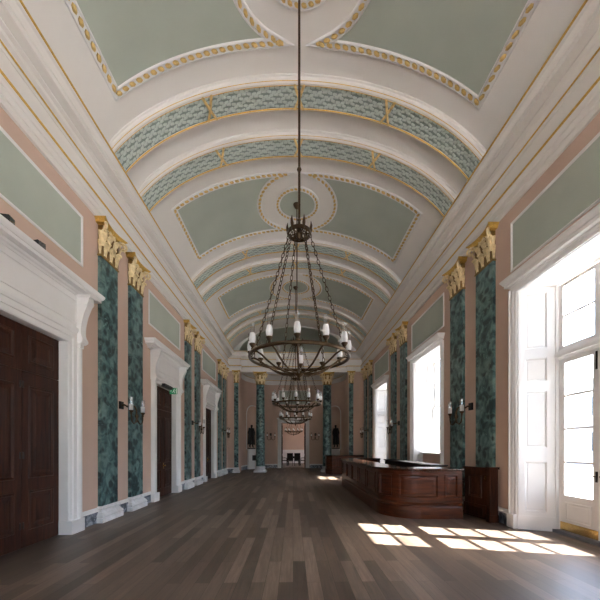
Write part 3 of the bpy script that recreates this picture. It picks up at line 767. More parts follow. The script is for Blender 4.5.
for i, xw in enumerate((-2.5, .14, 2.78)):  # unseen back-wall windows, added to give frontal fill light
    r = sempty('window_%d' % (6 + i)); m = MB()
    for x_ in (-.95, -.32, .27, .88): m.box(xw + x_, xw + x_ + .06, YB - .2, YB - .12, .5, 5.3)
    for z_ in (.5, 1.45, 2.4, 3.35, 4.3, 5.24): m.box(xw - .95, xw + .95, YB - .19, YB - .13, z_, z_ + .06)
    m.build('sash', WHITE, r)
    MB().add([(xw - .95, YB - .16, .5), (xw + .95, YB - .16, .5), (xw + .95, YB - .16, 5.3), (xw - .95, YB - .16, 5.3)], [(0, 1, 2, 3)]).build('pane', PANE, r)
    m = MB()
    for sg in (-1, 1): m.box(*sorted((xw + sg * .95, xw + sg * 1.12)), YB - .02, YB + .05, .4, 5.3)
    m.box(xw - 1.12, xw + 1.12, YB - .02, YB + .05, 5.3, 5.5); m.box(xw - 1.15, xw + 1.15, YB - .02, YB + .1, .36, .5); m.build('architrave', WHITE, r)
for i, b in enumerate(WINB):
    right_window([4, 5, 1, 2, 3][i], b, 'sash' if i == 3 else 'door')
# ------------------------------------------------------------------ far doorway and the room beyond
r = sempty('door_4')
dxc = at_s(DC)[0].x
loops = []
for ins, o_ in [(0, .30), (0, -.05), (.03, -.06), (.12, -.06), (.13, -.08), (.25, -.09), (.28, -.05), (.28, .02)]:
    loops.append([(dxc - DW - ins, 25.0 + o_, 0), (dxc - DW - ins, 25.0 + o_, DH + ins), (dxc + DW + ins, 25.0 + o_, DH + ins), (dxc + DW + ins, 25.0 + o_, 0)])
MB().grid(lambda i, j: loops[i][j], len(loops), 4).build('architrave', WHITE, r)
MB().box(dxc - 1.3, dxc + 1.3, 24.9, 25.02, DH + .28, DH + .4).build('hood', WHITE, r)
for sg in (-1, 1):
    xs = sorted((dxc + sg * (DW - .01), dxc + sg * (DW - .075)))
    lf = MB().box(xs[0], xs[1], 25.02, 25.85, .01, DH - .03)
    fl = lambda a, z, o, sg=sg: (dxc + sg * (DW - .075) - sg * o, a, z)
    for z0, z1 in ((.25, .95), (1.1, 2.5), (2.62, 3.35)): lf.rpanel(fl, 25.12, 25.75, z0, z1, RP)
    lf.build('door_leaf', MAHOG, r)
MB().box(dxc - 1.2, dxc + 1.2, 24.6, 24.97, DH + .9, DH + 1.9)
pn = MB(); f3 = lambda a, z, o: (a, 25.0 - o, z)
pn.rpanel(f3, dxc - 1.15, dxc + 1.2, 4.95, 6.05, FR); pn.build('panel_frame', WHITE, ap)
MB().fbox(f3, dxc - 1.1, dxc + 1.15, 5.0, 6.0, -.01, .006).build('wall_panel', GREEN, ap)
far = MB()
far.box(-4.4, -4, 25.35, 33.2, 0, 5.6); far.box(-4.4, 4.4, 33, 33.3, 0, 5.6)
far.box(4, 4.4, 25.35, 26.3, 0, 5.6); far.box(4, 4.4, 28.3, 29.6, 0, 5.6); far.box(4, 4.4, 31.6, 33.2, 0, 5.6)
for a, b in ((26.3, 28.3), (29.6, 31.6)): far.box(4, 4.4, a, b, 0, 1.4 if a < 28 else 2.8); far.box(4, 4.4, a, b, 3.6, 5.6)
far.box(-4.4, dxc - DW, 25.06, 25.35, 0, 5.6); far.box(dxc + DW, 4.4, 25.06, 25.35, 0, 5.6); far.box(dxc - DW, dxc + DW, 25.06, 25.35, DH, 5.6)
fw = struct(far.build('wall_far', PINK))
struct(MB().box(-4.4, 4.4, 25.3, 33.3, 5.55, 5.8).build('ceiling_far', CREAM))
struct(MB().box(-4.4, 4.4, 25.4, 33.3, -.25, 0).build('floor_far', FLOOR))
dd = MB().box(-4, 4, 32.94, 33.02, .0, 1.30); dd.sweep([(-4, 32.95), (4, 32.95)], [(0, 1.28), (.03, 1.3), (.05, 1.34), (.05, 1.36), (-.02, 1.37)])
for i in range(6): dd.rpanel(lambda a, z, o: (a, 32.94 - o, z), -3.8 + i * 1.28, -2.7 + i * 1.28, .3, 1.15, [(0, 0), (.01, .014), (.03, .014), (.045, .004), (.06, .003)])
struct(dd.build('trim_2', WHITE))
# boardroom table and chairs glimpsed through the doorway
t = thing('table', 'dark wooden table standing in the far room beyond the doorway', 'table', (.06, 29.4, 0))
MB().box(-.6, .6, -1.2, 1.2, .73, .78).build('tabletop', DKWOOD, t); MB().box(-.5, .5, -1.1, 1.1, .64, .73).build('apron', DKWOOD, t)
for sx in (-1, 1):
    for sy in (-1, 1): MB().lathe([(0, 0), (.03, 0), (.03, .1), (.045, .3), (.035, .5), (.05, .64), (0, .64)], 10, (sx * .48, sy * 1.08, 0)).build('leg', DKWOOD, t, True)
def make_chair(label, loc, rz):
    c = thing('dining_chair', label, 'chair', loc, rz, 'dark chairs in the far room')
    MB().box(-.26, .26, -.25, .25, .42, .48).build('seat', DKWOOD, c)
    b_ = MB().box(-.23, .23, .235, .265, .5, 1.12)
    for sx in (-1, 1): b_.tube([(sx * .24, .22, .42), (sx * .24, .25, .8), (sx * .24, .28, 1.12)], .02, 6)
    b_.build('backrest', DKWOOD, c)
    for sx in (-1, 1):
        MB().tube([(sx * .24, .26, .66), (sx * .27, 0, .68), (sx * .26, -.2, .66), (sx * .25, -.22, .45)], .018, 6).build('armrest', DKWOOD, c)
        for sy in (-1, 1): MB().tube([(sx * .23, sy * .22, .43), (sx * .235, sy * .24, 0)], [.022, .016], 6).build('leg', DKWOOD, c)
    return c
ch = make_chair('dark armchair at the left end of the table in the far room', (-.26, 27.85, 0), pi)
dup(ch, (.37, 27.85, 0), pi, 'dark armchair at the table in the far room, centre right')
dup(ch, (-.78, 28.6, 0), pi / 2, 'dark armchair seen side-on left of the far room table')
dup(ch, (.92, 28.6, 0), -pi / 2, 'dark armchair seen side-on right of the far room table')
# ------------------------------------------------------------------ chandeliers
SHF = [(.030, .0), (.044, .02), (.050, .06), (.047, .10), (.040, .135), (.035, .155)]
CYF = [(.036, 0), (.042, .012), (.042, .13)]; CYC = [(.042, .13), (.041, .2), (.042, .28), (.043, .282)]
SHC = [(.035, .155), (.033, .19), (.033, .24), (.035, .29), (.036, .292)]
def lamp(parent, loc, mat=BRONZE, sc=1., cyl=False):
    h = MB().lathe([(0, 0), (.02, 0), (.025, .012), (.016, .03), (.03, .05), (.048, .075), (.05, .09), (.028, .10), (0, .10)], 10).build('lamp_cup', mat, parent, True, loc)
    h.scale = (sc,) * 3
    MB().lathe([(a, z + .095) for a, z in (CYF if cyl else SHF)], 12).build('frosted_shade', FROST, h, True)
    MB().lathe([(a, z + .095) for a, z in (CYC if cyl else SHC)], 12).build('clear_chimney', CLEAR, h, True)
    return h
def make_chandelier(label):
    R = .79; rise = 2.0; top = VZ + VB - 3.04
    r = thing('ring_chandelier', label, 'chandelier', (0, 0, 3.04), 0, 'bronze ring chandeliers down the room')
    MB().grid(lambda i, j: ((R + (0, .018, .026, .018, 0, -.02)[j]) * cos(2 * pi * i / 64), (R + (0, .018, .026, .018, 0, -.02)[j]) * sin(2 * pi * i / 64), (-.028, -.022, 0, .022, .028, 0)[j]), 64, 6, cu=True, cv=True).build('ring', BRONZE, r, True)
    am = None
    for k in range(12):
        a = 2 * pi * (k - .1) / 12
        pts = [(R, 0), (R * .92, .008), (R * .82, -.03), (R * .69, -.11), (R * .54, -.185), (R * .36, -.238), (R * .2, -.255), (.06, -.25)]
        if am is None: am = MB().tube([(x, 0, z) for x, z in pts], [.012, .014, .016, .016, .016, .015, .014, .013], 6).build('arm', BRONZE, r, True); o = am
        else: o = am.copy(); COL.objects.link(o); o.parent = r
        o.rotation_euler = (0, 0, a)
    MB().lathe([(0, -.37), (.018, -.36), (.03, -.34), (.016, -.32), (.03, -.30), (.07, -.275), (.085, -.25), (.075, -.225), (.03, -.21), (0, -.205)], 16).build('boss', BRONZE, r, True)
    lm = None
    for k in range(12):
        a = 2 * pi * (k - .1) / 12; p = (R * cos(a), R * sin(a), .02)
        if lm is None: lm = lamp(r, p)
        else:
            o = lm.copy(); COL.objects.link(o); o.parent = r; o.location = p
            for g in lm.children: d = g.copy(); COL.objects.link(d); d.parent = o
    # chains
    cm = MB(); A, B = Vector((R * .97, 0, .02)), Vector((.165, 0, rise)); n = 27
    ax = (B - A).normalized(); sd = Vector((0, 1, 0)); ot = ax.cross(sd)
    for i in range(n):
        c = A.lerp(B, (i + .5) / n); u = sd if i % 2 else ot; l = (B - A).length / n * .62
        pts = []
        for q in range(10):
            t_ = 2 * pi * q / 10; pts.append(c + ax * (l * cos(t_) * (1 if abs(cos(t_)) > .5 else 1.15)) + u * (.021 * sin(t_)))
        cm.tube(pts, .0062, 5, closed=True)
    c1 = None
    for k in range(6):
        a = 2 * pi * (k + .87) / 6
        if c1 is None: c1 = cm.build('chain', BRONZE, r, True); o = c1
        else: o = c1.copy(); COL.objects.link(o); o.parent = r
        o.rotation_euler = (0, 0, a)
    cr = MB().grid(lambda i, j: ((.17 + (0, .02, .02, 0)[j]) * cos(2 * pi * i / 28), (.17 + (0, .02, .02, 0)[j]) * sin(2 * pi * i / 28), rise + (-.03, -.02, .03, .04)[j]), 28, 4, cu=True, cv=True)
    cr.lathe([(0, -.10), (.03, -.09), (.05, -.05), (.06, 0), (.05, .05), (.025, .09), (.02, .2), (.03, .22), (.012, .25), (0, .26)], 14, (0, 0, rise))
    for k in range(6):
        a = 2 * pi * (k + .87) / 6; cr.tube([(.055 * cos(a), .055 * sin(a), rise), (.12 * cos(a), .12 * sin(a), rise - .015), (.17 * cos(a), .17 * sin(a), rise)], .011, 6)
        cr.tube([(.18 * cos(a), .18 * sin(a), rise), (.185 * cos(a), .185 * sin(a), rise + .07), (.195 * cos(a), .195 * sin(a), rise + .12), (.19 * cos(a), .19 * sin(a), rise + .19)], [.018, .026, .02, .004], 6)
    cr.build('crown', BRONZE, r, True)
    rd = MB().tube([(0, 0, rise + .2), (0, 0, top)], .02, 8)
    rd.lathe([(0, 0), (.03, .01), (.04, .035), (.03, .06), (0, .07)], 10, (0, 0, rise + 1.0))
    rd.build('rod', BRONZE, r, True)
    MB().lathe([(0, top - .16), (.03, top - .15), (.075, top - .11), (.115, top - .05), (.12, top - .02), (.13, top), (0, top)], 18).build('ceiling_rose', BRONZE, r, True)
    return r
C1 = make_chandelier('nearest, largest bronze ring chandelier of frosted lamps hanging on long chains'); C1.location = (.1, 5.15, 3.04)
for yy, lb in ((10.6, 'second bronze ring chandelier, seen just below the nearest one'), (16.05, 'third bronze ring chandelier, seen small just above the far doorway')):
    dup(C1, (.13, yy, 3.04), 0, lb)
# shorter one in the far room
c4 = thing('ring_chandelier', 'tiny bronze chandelier seen through the doorway in the far room', 'chandelier', (.06, 29.2, 3.04), 0, 'bronze ring chandeliers down the room')
for o in C1.children:
    if o.name.split('.')[0] in ('rod', 'ceiling_rose'): continue
    d = o.copy(); COL.objects.link(d); d.parent = c4
    for g in o.children: q = g.copy(); COL.objects.link(q); q.parent = d
MB().tube([(0, 0, 2.1), (0, 0, 2.5)], .02, 8).build('rod', BRONZE, c4)
# ------------------------------------------------------------------ wall sconces
def make_sconce(label):
    r = thing('wall_sconce', label, 'wall light', group='two-armed bronze wall sconces')
    MB().box(0, .04, -.075, .075, -.09, .09).lathe([(0, 0)], 3).build('backplate', DBRONZE, r)
    st = MB().tube([(.02, 0, 0), (.10, 0, .01), (.16, 0, -.03), (.26, 0, -.01), (.34, 0, -.03), (.385, 0, -.12), (.39, 0, -.34)], [.024, .02, .026, .022, .02, .022, .026], 8)
    st.ell((.39, 0, -.26), (.045, .045, .06)); st.ell((.39, 0, -.38), (.022, .022, .04))
    st.build('stem', BRONZE, r, True)
    for sg in (-1, 1):
        MB().tube([(.39, sg * .02, -.33), (.40, sg * .08, -.42), (.40, sg * .17, -.45), (.40, sg * .25, -.41), (.40, sg * .285, -.32), (.40, sg * .29, -.24)], [.016, .017, .017, .016, .015, .015], 7).build('arm', BRONZE, r, True)
        lamp(r, (.40, sg * .29, -.25), BRONZE, 1.1, True)
    return r
SZ = 2.62
k0 = make_sconce('two-armed wall sconce between the nearest pair of left wall pilasters'); k0.location = (XL, PAIRS[0] - .05, SZ)
dup(k0, (XL, PAIRS[1], SZ), 0, 'two-armed wall sconce between the second pair of left wall pilasters')
dup(k0, (XL, PAIRS[2], SZ), 0, 'two-armed wall sconce between the farthest pair of left wall pilasters')
dup(k0, (XR, PAIRS[0], SZ), pi, 'two-armed wall sconce between the nearest pair of right wall pilasters')
dup(k0, (XR, PAIRS[1], SZ), pi, 'two-armed wall sconce between the second pair of right wall pilasters')
dup(k0, (XR, PAIRS[2], SZ), pi, 'two-armed wall sconce between the farthest pair of right wall pilasters')
for s_, lb in ((DC - 1.78, 'dark wall sconce on the apse wall, left of the far doorway'), (DC + 1.72, 'dark wall sconce on the apse wall, right of the far doorway')):
    p, nn_ = at_s(s_); dup(k0, (p.x, p.y, SZ), math.atan2(nn_.y, nn_.x), lb)
# ------------------------------------------------------------------ statues on pedestals before the niches
def make_statue(label, loc, rz, mirror=1):
    P = [((0, 0, .98), .155), ((0, .01, 1.16), .135), ((0, .01, 1.36), .165), ((0, 0, 1.50), .07), ((0, -.01, 1.58), .06), ((0, -.02, 1.68), .092), ((0, -.02, 1.76), .085),
         ((.10, 0, .90), .11), ((.12, -.02, .52), .085), ((.12, .02, .14), .06), ((.13, -.09, .05), .045),
         ((-.10, 0, .90), .11), ((-.13, -.06, .52), .085), ((-.15, .03, .14), .06), ((-.17, -.07, .05), .045),
         ((.20, 0, 1.42), .075), ((.31, .03, 1.16), .055), ((.20, -.10, 1.0), .042), ((.15, -.15, .98), .04),
         ((-.20, 0, 1.42), .075), ((-.29, .02, 1.14), .055), ((-.27, -.10, .92), .042), ((-.26, -.12, .84), .038)]
    E = [(0, 1), (1, 2), (2, 3), (3, 4), (4, 5), (5, 6), (0, 7), (7, 8), (8, 9), (9, 10), (0, 11), (11, 12), (12, 13), (13, 14), (2, 15), (15, 16), (16, 17), (17, 18), (2, 19), (19, 20), (20, 21), (21, 22)]
    me = bpy.data.meshes.new('figure'); me.from_pydata([(mirror * p[0], p[1], p[2]) for p, _ in P], E, []); o = bpy.data.objects.new('tmp', me); COL.objects.link(o)
    sk = o.modifiers.new('s', 'SKIN'); o.modifiers.new('u', 'SUBSURF').levels = 2
    for i, (_, rr_) in enumerate(P): me.skin_vertices[0].data[i].radius = (rr_, rr_)
    me.skin_vertices[0].data[0].use_root = True
    dg = bpy.context.evaluated_depsgraph_get(); m2 = bpy.data.meshes.new_from_object(o.evaluated_get(dg)); bpy.data.objects.remove(o)
    r = thing('bronze_statue', label, 'statue', loc, rz, 'dark bronze statues in the apse niches')
    b = bpy.data.objects.new('figure', m2); COL.objects.link(b); b.parent = r; m2.materials.clear(); m2.materials.append(DBRONZE); m2.shade_smooth()
    b.location = (0, 0, .06)
    ro = MB()   # draped cloak from the shoulders to the shins
    def cl(i, j):
        a = pi * (-.15 + 1.3 * i / 20); u = j / 9; w_ = .21 + .06 * u + .018 * sin(i * 2.1) * u
        return (mirror * w_ * cos(a) * 1.05, .02 + w_ * .75 * sin(a), 1.52 - 1.25 * u - .03 * sin(i * .9) * u)
    ro.grid(cl, 21, 10); q = ro.build('cloak', DBRONZE, r, True); q.location = (0, 0, .06); md = q.modifiers.new('t', 'SOLIDIFY'); md.thickness = .02
    MB().lathe([(0, 0), (.30, 0), (.30, .05), (.27, .075), (0, .075)], 20).build('plinth', DBRONZE, r)
    return r
for s_, lb, lp, mir in ((NL, 'dark bronze standing statue in the left niche, beside the left column', 'white pedestal with a dark square grille below the left niche statue', 1), (NRR, 'dark bronze standing statue in the right niche, beside the right column', 'white pedestal below the right niche statue, beside the right column', -1)):
    p, nn_ = at_s(s_); a = math.atan2(nn_.y, nn_.x)
    q = p - nn_ * .12
    make_statue(lb, (q.x, q.y, 1.5), a + pi / 2, mir)
    pd = thing('statue_pedestal', lp, 'pedestal', (p.x, p.y, 0), a, 'white pedestals in the apse')
    U = [(.06, -.57), (.2, -.57), (.2, .57), (.06, .57)]
    pp = MB().sweep(U, [(-.02, 0), (.03, 0), (.03, .2), (.015, .22), (0, .24), (0, 1.38), (.02, 1.40), (.035, 1.43), (.035, 1.48), (-.02, 1.49)], cap=False)
    pp.add([(.06, -.59, 1.485), (.22, -.59, 1.485), (.22, .59, 1.485), (.06, .59, 1.485)], [(0, 1, 2, 3)]); pp.build('body', WHITE, pd)
    g = MB(); g.box(.19, .208, -.20, .20, .62, 1.02)
    for i in range(6): g.box(.205, .218, -.20, .20, .64 + i * .064, .66 + i * .064)
    g.build('grille', BLACK, pd)
# ------------------------------------------------------------------ bar
def arc(cx, cy, r, a0, a1, n): return [(cx + r * cos(a0 + (a1 - a0) * i / n), cy + r * sin(a0 + (a1 - a0) * i / n)) for i in range(n + 1)]
BX0, BX1, BY0, BY1, BRr = 2.11, 3.80, 7.12, 14.4, .85
BP = [(BX0 + BRr + 0, BY1)]
BARP = [(BX1, BY1)] + arc(BX0 + BRr, BY1 - BRr, BRr, pi / 2, pi, 14) + arc(BX0 + BRr, BY0 + BRr, BRr, pi, 1.5 * pi, 14) + [(BX1, BY0)]
BARP = BARP[::-1]      # travel so that the right-hand side is outward
def side_check(P):
    a, b = Vector(P[0]), Vector(P[1]); d = (b - a).normalized(); return Vector((d.y, -d.x))
if side_check(BARP).y > 0: BARP = BARP[::-1]
BRS = resample(BARP, .08); BL = BRS[-1][1]
def bar_at(s):
    for (p, a), (q, b) in zip(BRS[:-1], BRS[1:]):
        if a <= s <= b + 1e-9:
            d = (q - p).normalized(); return p.lerp(q, (s - a) / max(1e-9, b - a)), Vector((d.y, -d.x))
    return BRS[-1][0], side_check([BRS[-2][0], BRS[-1][0]])
def bstrip(m, at, s0, s1, z0, z1, o0, o1):
    n = max(2, int((s1 - s0) / .08) + 1); L = []
    for i in range(n):
        s = s0 + (s1 - s0) * i / (n - 1); p, nn_ = at(s); L.append([(p.x + nn_.x * o, p.y + nn_.y * o, z) for o, z in ((o0, z0), (o1, z0), (o1, z1), (o0, z1))])
    b = len(m.v); m.grid(lambda i, j: L[i][j], n, 4, cv=True); m.f.append(tuple(b + k for k in range(4))); m.f.append(tuple(b + 4 * (n - 1) + k for k in range(4)))
def bpanel(m, at, s0, s1, z0, z1, prof):
    L = []
    for ins, o in prof:
        n = 12; loop = []
        for i in range(n + 1): loop.append((s0 + ins + (s1 - s0 - 2 * ins) * i / n, z0 + ins))
        for i in range(n + 1): loop.append((s1 - ins - (s1 - s0 - 2 * ins) * i / n, z1 - ins))
        L.append([(lambda pn: (pn[0].x + pn[1].x * o, pn[0].y + pn[1].y * o, z))(at(s)) for s, z in loop])
    k = len(L[0]); m.grid(lambda i, j: L[i][j], len(L), k, cv=True)
    b = len(m.v) - k; n = 12
    for i in range(n): m.f.append((b + i, b + i + 1, b + k - 2 - i, b + k - 1 - i))
bar = thing('bar_counter', 'long dark mahogany panelled bar counter with rounded ends along the right wall', 'bar counter', (0, 0, 0))
def swp(pr, P): return MB().sweep(P, pr)
PBAR = [tuple(p) for p, _ in BRS]
swp([(-.52, .30), (-.01, .30), (-.01, 1.06), (-.52, 1.06)], PBAR).build('body', BARWOOD, bar)
swp([(-.5, 0), (.045, 0), (.045, .25), (.035, .28), (.05, .30), (.05, .315), (.02, .34), (.0, .36), (-.5, .36)], PBAR).build('plinth', BARWOOD, bar)
swp([(-.56, 1.06), (.0, 1.06), (.03, 1.075), (.06, 1.085), (.075, 1.10), (.075, 1.118), (.06, 1.13), (-.56, 1.13), (-.58, 1.115)], PBAR).build('counter_top', BARTOP, bar)
rl = MB(); bstrip(rl, bar_at, 0, BL, .36, .47, -.02, .012); bstrip(rl, bar_at, 0, BL, .99, 1.065, -.02, .012)
Le = BX1 - BX0 - BRr; La = BRr * pi / 2; Ls = BY1 - BY0 - 2 * BRr
# panel limits along the front, starting at the near end
lim = [.07, .37, .50, .50 + 1.02, 1.66, 2.22] ; s_st = Le + La + .04; nst = 5
lims = [(.10, .40), (.54, 1.40), (1.56, 2.02)]
for i in range(nst): lims.append((s_st + .1 + i * (Ls - .1) / nst, s_st - .05 + (i + 1) * (Ls - .1) / nst))
lims += [(BL - 2.0, BL - 1.55), (BL - 1.40, BL - .54), (BL - .40, BL - .10)]
prev = 0
for a, b in lims + [(BL, BL)]:
    bstrip(rl, bar_at, prev, a, .47, .99, -.02, .012); prev = b
rl.build('stiles_and_rails', BARWOOD, bar)
for a, b in lims:
    pm = MB(); bpanel(pm, bar_at, a, b, .47, .99, [(0, .012), (.006, .026), (.02, .03), (.032, .018), (.04, .0), (.075, .004), (.11, .016)])
    pm.build('panel', BARWOOD, bar)
# gate folded back against the wall by the near end of the bar
gt = thing('bar_gate', 'dark panelled wooden bar gate standing against the right wall below the pilaster', 'gate', (0, 0, 0))
MB().box(4.18, 4.36, 6.71, 6.82, 0, 1.13).box(4.16, 4.38, 6.69, 6.835, 1.13, 1.18).box(4.17, 4.37, 6.70, 6.83, 0, .16).build('post', MAHOG, gt)
dirv = Vector((-.13, .62)).normalized(); A0 = Vector((4.21, 6.86)); nv = Vector((-dirv.y, dirv.x))
fg = lambda a, z, o: (A0.x + dirv.x * a + nv.x * o, A0.y + dirv.y * a + nv.y * o, z)
g = MB().fbox(fg, .01, .66, .03, 1.1, -.05, 0); g.fbox(fg, .0, .67, .03, .33, -.06, .02); g.rpanel(fg, .14, .54, .48, .98, RP); g.rpanel(fg, .08, .6, .07, .28, [(0, .02), (.01, .026), (.02, .02)])
g.build('leaf', MAHOG, gt); MB().fbox(fg, -.005, .675, 1.1, 1.16, -.07, .03).build('top_rail', MAHOG, gt)
h = MB()
for z in (.2, .9): h.fbox(fg, -.03, .05, z, z + .09, -.01, .012)
h.build('hinge', BRASS, gt)
bk = thing('back_counter', 'low black counter against the wall behind the bar, below the middle window', 'counter')
MB().box(3.84, 4.25, 8.75, 13.3, .08, 1.08).build('body', DKWOOD, bk); MB().box(3.80, 4.26, 8.7, 13.35, 1.08, 1.12).build('counter_top', BLACK, bk); MB().box(3.9, 4.25, 8.8, 13.25, 0, .08).build('kick_board', DKWOOD, bk)
# far counter across the corner
P2 = [(2.03, 19.95), (2.03, 19.55), (2.43, 19.12), (4.25, 19.12)]
P2 = [(4.25, 19.12), (2.35, 19.12), (2.03, 19.45), (2.03, 20.0)]
if side_check(P2).y > 0: P2 = P2[::-1]
fb = thing('bar_counter', 'short dark red mahogany counter across the far right corner, before the column', 'bar counter')
R2 = resample(P2, .2); L2 = R2[-1][1]
def at2(s):
    for (p, a), (q, b) in zip(R2[:-1], R2[1:]):
        if a <= s <= b + 1e-9:
            d = (q - p).normalized(); return p.lerp(q, (s - a) / max(1e-9, b - a)), Vector((d.y, -d.x))
    return R2[-1][0], Vector((-1, 0))
swp([(-.48, .1), (0, .1), (0, 1.06), (-.48, 1.06)], P2).build('body', BARWOOD, fb)
swp([(-.46, 0), (.03, 0), (.03, .28), (.01, .32), (-.46, .32)], P2).build('plinth', BARWOOD, fb)
swp([(-.5, 1.06), (.0, 1.06), (.05, 1.085), (.06, 1.12), (.04, 1.14), (-.5, 1.14)], P2).build('counter_top', BARTOP, fb)
for i in range(3):
    pm = MB(); bpanel(pm, at2, .1 + i * .62, .62 + i * .62, .42, .98, [(0, 0), (.01, .02), (.03, .02), (.045, .002), (.09, .012)]); pm.build('panel', BARWOOD, fb)
# ------------------------------------------------------------------ small fittings on the left
ex = thing('exit_sign', 'small green exit sign under a black housing at the head of the second left door', 'exit sign', (XL + .06, 10.62, 3.52))
MB().box(-.02, .10, -.50, .14, .0, .09).build('housing', BLACK, ex)
sg_ = MB().box(.0, .25, .13, .16, -.14, .06).build('sign_plate', GREENSIGN, ex)
pic = MB(); Y_ = .128
def q2(pts): pic.add([(x, Y_ - .001, z) for x, z in pts], [tuple(range(len(pts)))])
q2([(.155, .03), (.17, .045), (.185, .03), (.17, .015)])            # head
q2([(.13, .01), (.165, .015), (.15, -.045), (.12, -.04)])           # trunk
q2([(.12, -.04), (.15, -.045), (.175, -.07), (.165, -.12), (.15, -.12), (.155, -.08)])
q2([(.12, -.04), (.135, -.05), (.11, -.09), (.08, -.09), (.08, -.075), (.1, -.075)])
q2([(.165, .01), (.20, -.02), (.195, -.03), (.155, -.005)])
q2([(.21, -.13), (.245, -.13), (.245, .05), (.21, .05)])            # doorway
q2([(.02, -.035), (.05, -.005), (.05, -.025), (.075, -.025), (.075, -.045), (.05, -.045), (.05, -.065)])   # arrow
pic.build('pictogram', SIGNWHITE, sg_)
def spot(label, y, rz):
    s_ = thing('spotlight', label, 'spotlight', (XL + .14, y, 4.70), rz, 'small black spotlights on the door hoods')
    MB().box(-.05, .05, -.06, .06, 0, .015).build('foot', BLACK, s_)
    MB().tube([(0, -.07, .015), (0, -.07, .10)], .008, 6).tube([(0, .07, .015), (0, .07, .10)], .008, 6).build('yoke', BLACK, s_)
    MB().box(-.06, .06, -.065, .065, .05, .15).build('head', BLACK, s_)
    MB().box(.06, .066, -.055, .055, .06, .14).build('lens', CLEAR, s_)
    return s_
sp = spot('black spotlight on the nearest door hood, at the left edge of the picture', 4.6, .2)
dup(sp, (XL + .14, 5.16, 4.70), -.2, 'black spotlight on the nearest door hood, farther along from the picture edge')
# ------------------------------------------------------------------ outside
struct(MB().box(5.28, 60, YB, 70, -.6, -.12).build('terrace', PAVE)); struct(MB().box(-60, 60, -60, YB - .3, -.6, -.12).build('bounce_forecourt', BOUNCE))  # rear ground is unseen, added to bounce sun through the back windows
bd = thing('building', 'pale rendered building with a red brick upper bay seen through the glazed doors', 'building', (34, 22, -.12))
MB().box(0, 8, -30, 30, 0, 9).build('wall', FACADE, bd); MB().box(-.1, 8, -30, 30, 9, 9.6).build('parapet', FACADE, bd)
for i in range(12):
    for z in (1.2, 5.2):
        wnd = MB().box(-.06, .02, -28 + i * 5, -26.2 + i * 5, z, z + 2.4).build('window', WHITE, bd)
        MB().box(-.08, -.05, -27.85 + i * 5, -26.35 + i * 5, z + .12, z + 2.28).build('pane', DARKGLASS, wnd)
ot = thing('cafe_table', 'round cafe table on the terrace outside the nearest glazed door', 'table', (9.9, 11.2, -.12))
MB().lathe([(0, .72), (.45, .72), (.45, .75), (0, .75)], 24).build('tabletop', SLATE, ot); MB().tube([(0, 0, .02), (0, 0, .72)], .035, 8).build('pedestal', SLATE, ot)
MB().lathe([(0, 0), (.28, 0), (.26, .03), (.04, .06), (0, .06)], 16).build('foot', SLATE, ot)
oc = thing('cafe_chair', 'slim cafe chair beside the round table on the terrace', 'chair', (9.2, 10.8, -.12), pi / 2)
MB().box(-.2, .2, -.2, .2, .43, .46).build('seat', SLATE, oc)
b_ = MB().box(-.2, .2, .19, .215, .6, .85)
b_.build('backrest', SLATE, oc)
for sx in (-1, 1):
    MB().tube([(sx * .18, .18, .0), (sx * .18, .19, .45), (sx * .18, .21, .85)], .013, 6).build('leg', SLATE, oc); MB().tube([(sx * .18, -.18, 0), (sx * .18, -.17, .44)], .013, 6).build('leg', SLATE, oc)
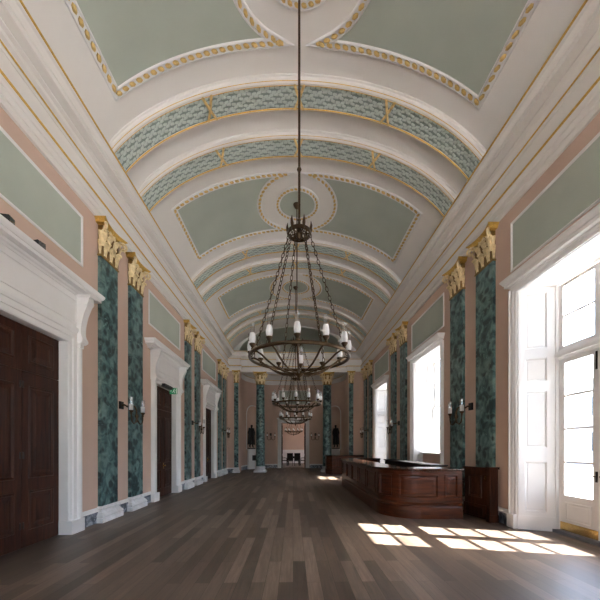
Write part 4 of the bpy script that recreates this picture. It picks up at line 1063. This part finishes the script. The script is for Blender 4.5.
# ------------------------------------------------------------------ light
W = bpy.data.worlds.new('sky'); S.world = W; W.use_nodes = True
nt = W.node_tree; bg = nt.nodes['Background']
sky = nt.nodes.new('ShaderNodeTexSky'); sky.sky_type = 'NISHITA'; sky.sun_disc = False; sky.sun_elevation = radians(50); sky.sun_rotation = radians(90); sky.air_density = 1.0; sky.dust_density = 2.5; sky.ozone_density = 1.
nt.links.new(sky.outputs[0], bg.inputs['Color']); bg.inputs['Strength'].default_value = .5
sd_ = bpy.data.lights.new('sun', 'SUN'); sd_.energy = 20; sd_.angle = radians(.6); sd_.color = (1, .965, .91)
so = bpy.data.objects.new('sun', sd_); COL.objects.link(so); so.location = (20, 0, 20)
so.rotation_euler = Vector((-1, .23, -1.24)).to_track_quat('-Z', 'Y').to_euler()
for i, b in enumerate(WINB):
    z0 = 1.4 if i == 3 else .1
    pl_ = bpy.data.lights.new('window_daylight', 'AREA'); pl_.shape = 'RECTANGLE'; pl_.size = 4.66 - z0; pl_.size_y = 1.66; pl_.cycles.is_portal = True
    po = bpy.data.objects.new('window_daylight', pl_); COL.objects.link(po); po.location = (5.14, b, (z0 + 4.66) / 2); po.rotation_euler = (0, radians(90), 0)
for xw in (-2.5, .14, 2.78):  # sky portals for the added back-wall windows
    pl_ = bpy.data.lights.new('window_daylight', 'AREA'); pl_.shape = 'RECTANGLE'; pl_.size = 1.9; pl_.size_y = 4.8; pl_.cycles.is_portal = True
    po = bpy.data.objects.new('window_daylight', pl_); COL.objects.link(po); po.location = (xw, YB - .32, 2.9); po.rotation_euler = (radians(90), 0, 0)
for y in (27.3,):
    pl_ = bpy.data.lights.new('window_daylight', 'AREA'); pl_.shape = 'RECTANGLE'; pl_.size = 3.4; pl_.size_y = 2.; pl_.cycles.is_portal = True
    po = bpy.data.objects.new('window_daylight', pl_); COL.objects.link(po); po.location = (4.45, y, 2.5); po.rotation_euler = (0, radians(90), 0)
# ------------------------------------------------------------------ camera
cam = bpy.data.cameras.new('camera'); co = bpy.data.objects.new('camera', cam); COL.objects.link(co)
cam.sensor_fit = 'HORIZONTAL'; cam.sensor_width = 36; cam.lens = 36 * 320 / 600; cam.shift_x = 0; cam.shift_y = 147.5 / 600; cam.clip_end = 300; cam.clip_start = .05
co.location = (0, 0, 1.6); co.rotation_euler = (pi / 2, 0, -math.atan(7 / 320)); S.camera = co
S.view_settings.view_transform = 'Standard'; S.view_settings.look = 'None'; S.view_settings.gamma = 1; S.view_settings.use_curve_mapping = False
S.view_settings.exposure = 2.2
S.cycles.max_bounces = 10; S.cycles.diffuse_bounces = 7; S.cycles.glossy_bounces = 4; S.cycles.transparent_max_bounces = 16; S.cycles.sample_clamp_indirect = 8; S.cycles.caustics_reflective = False
S.cycles.use_denoising = True
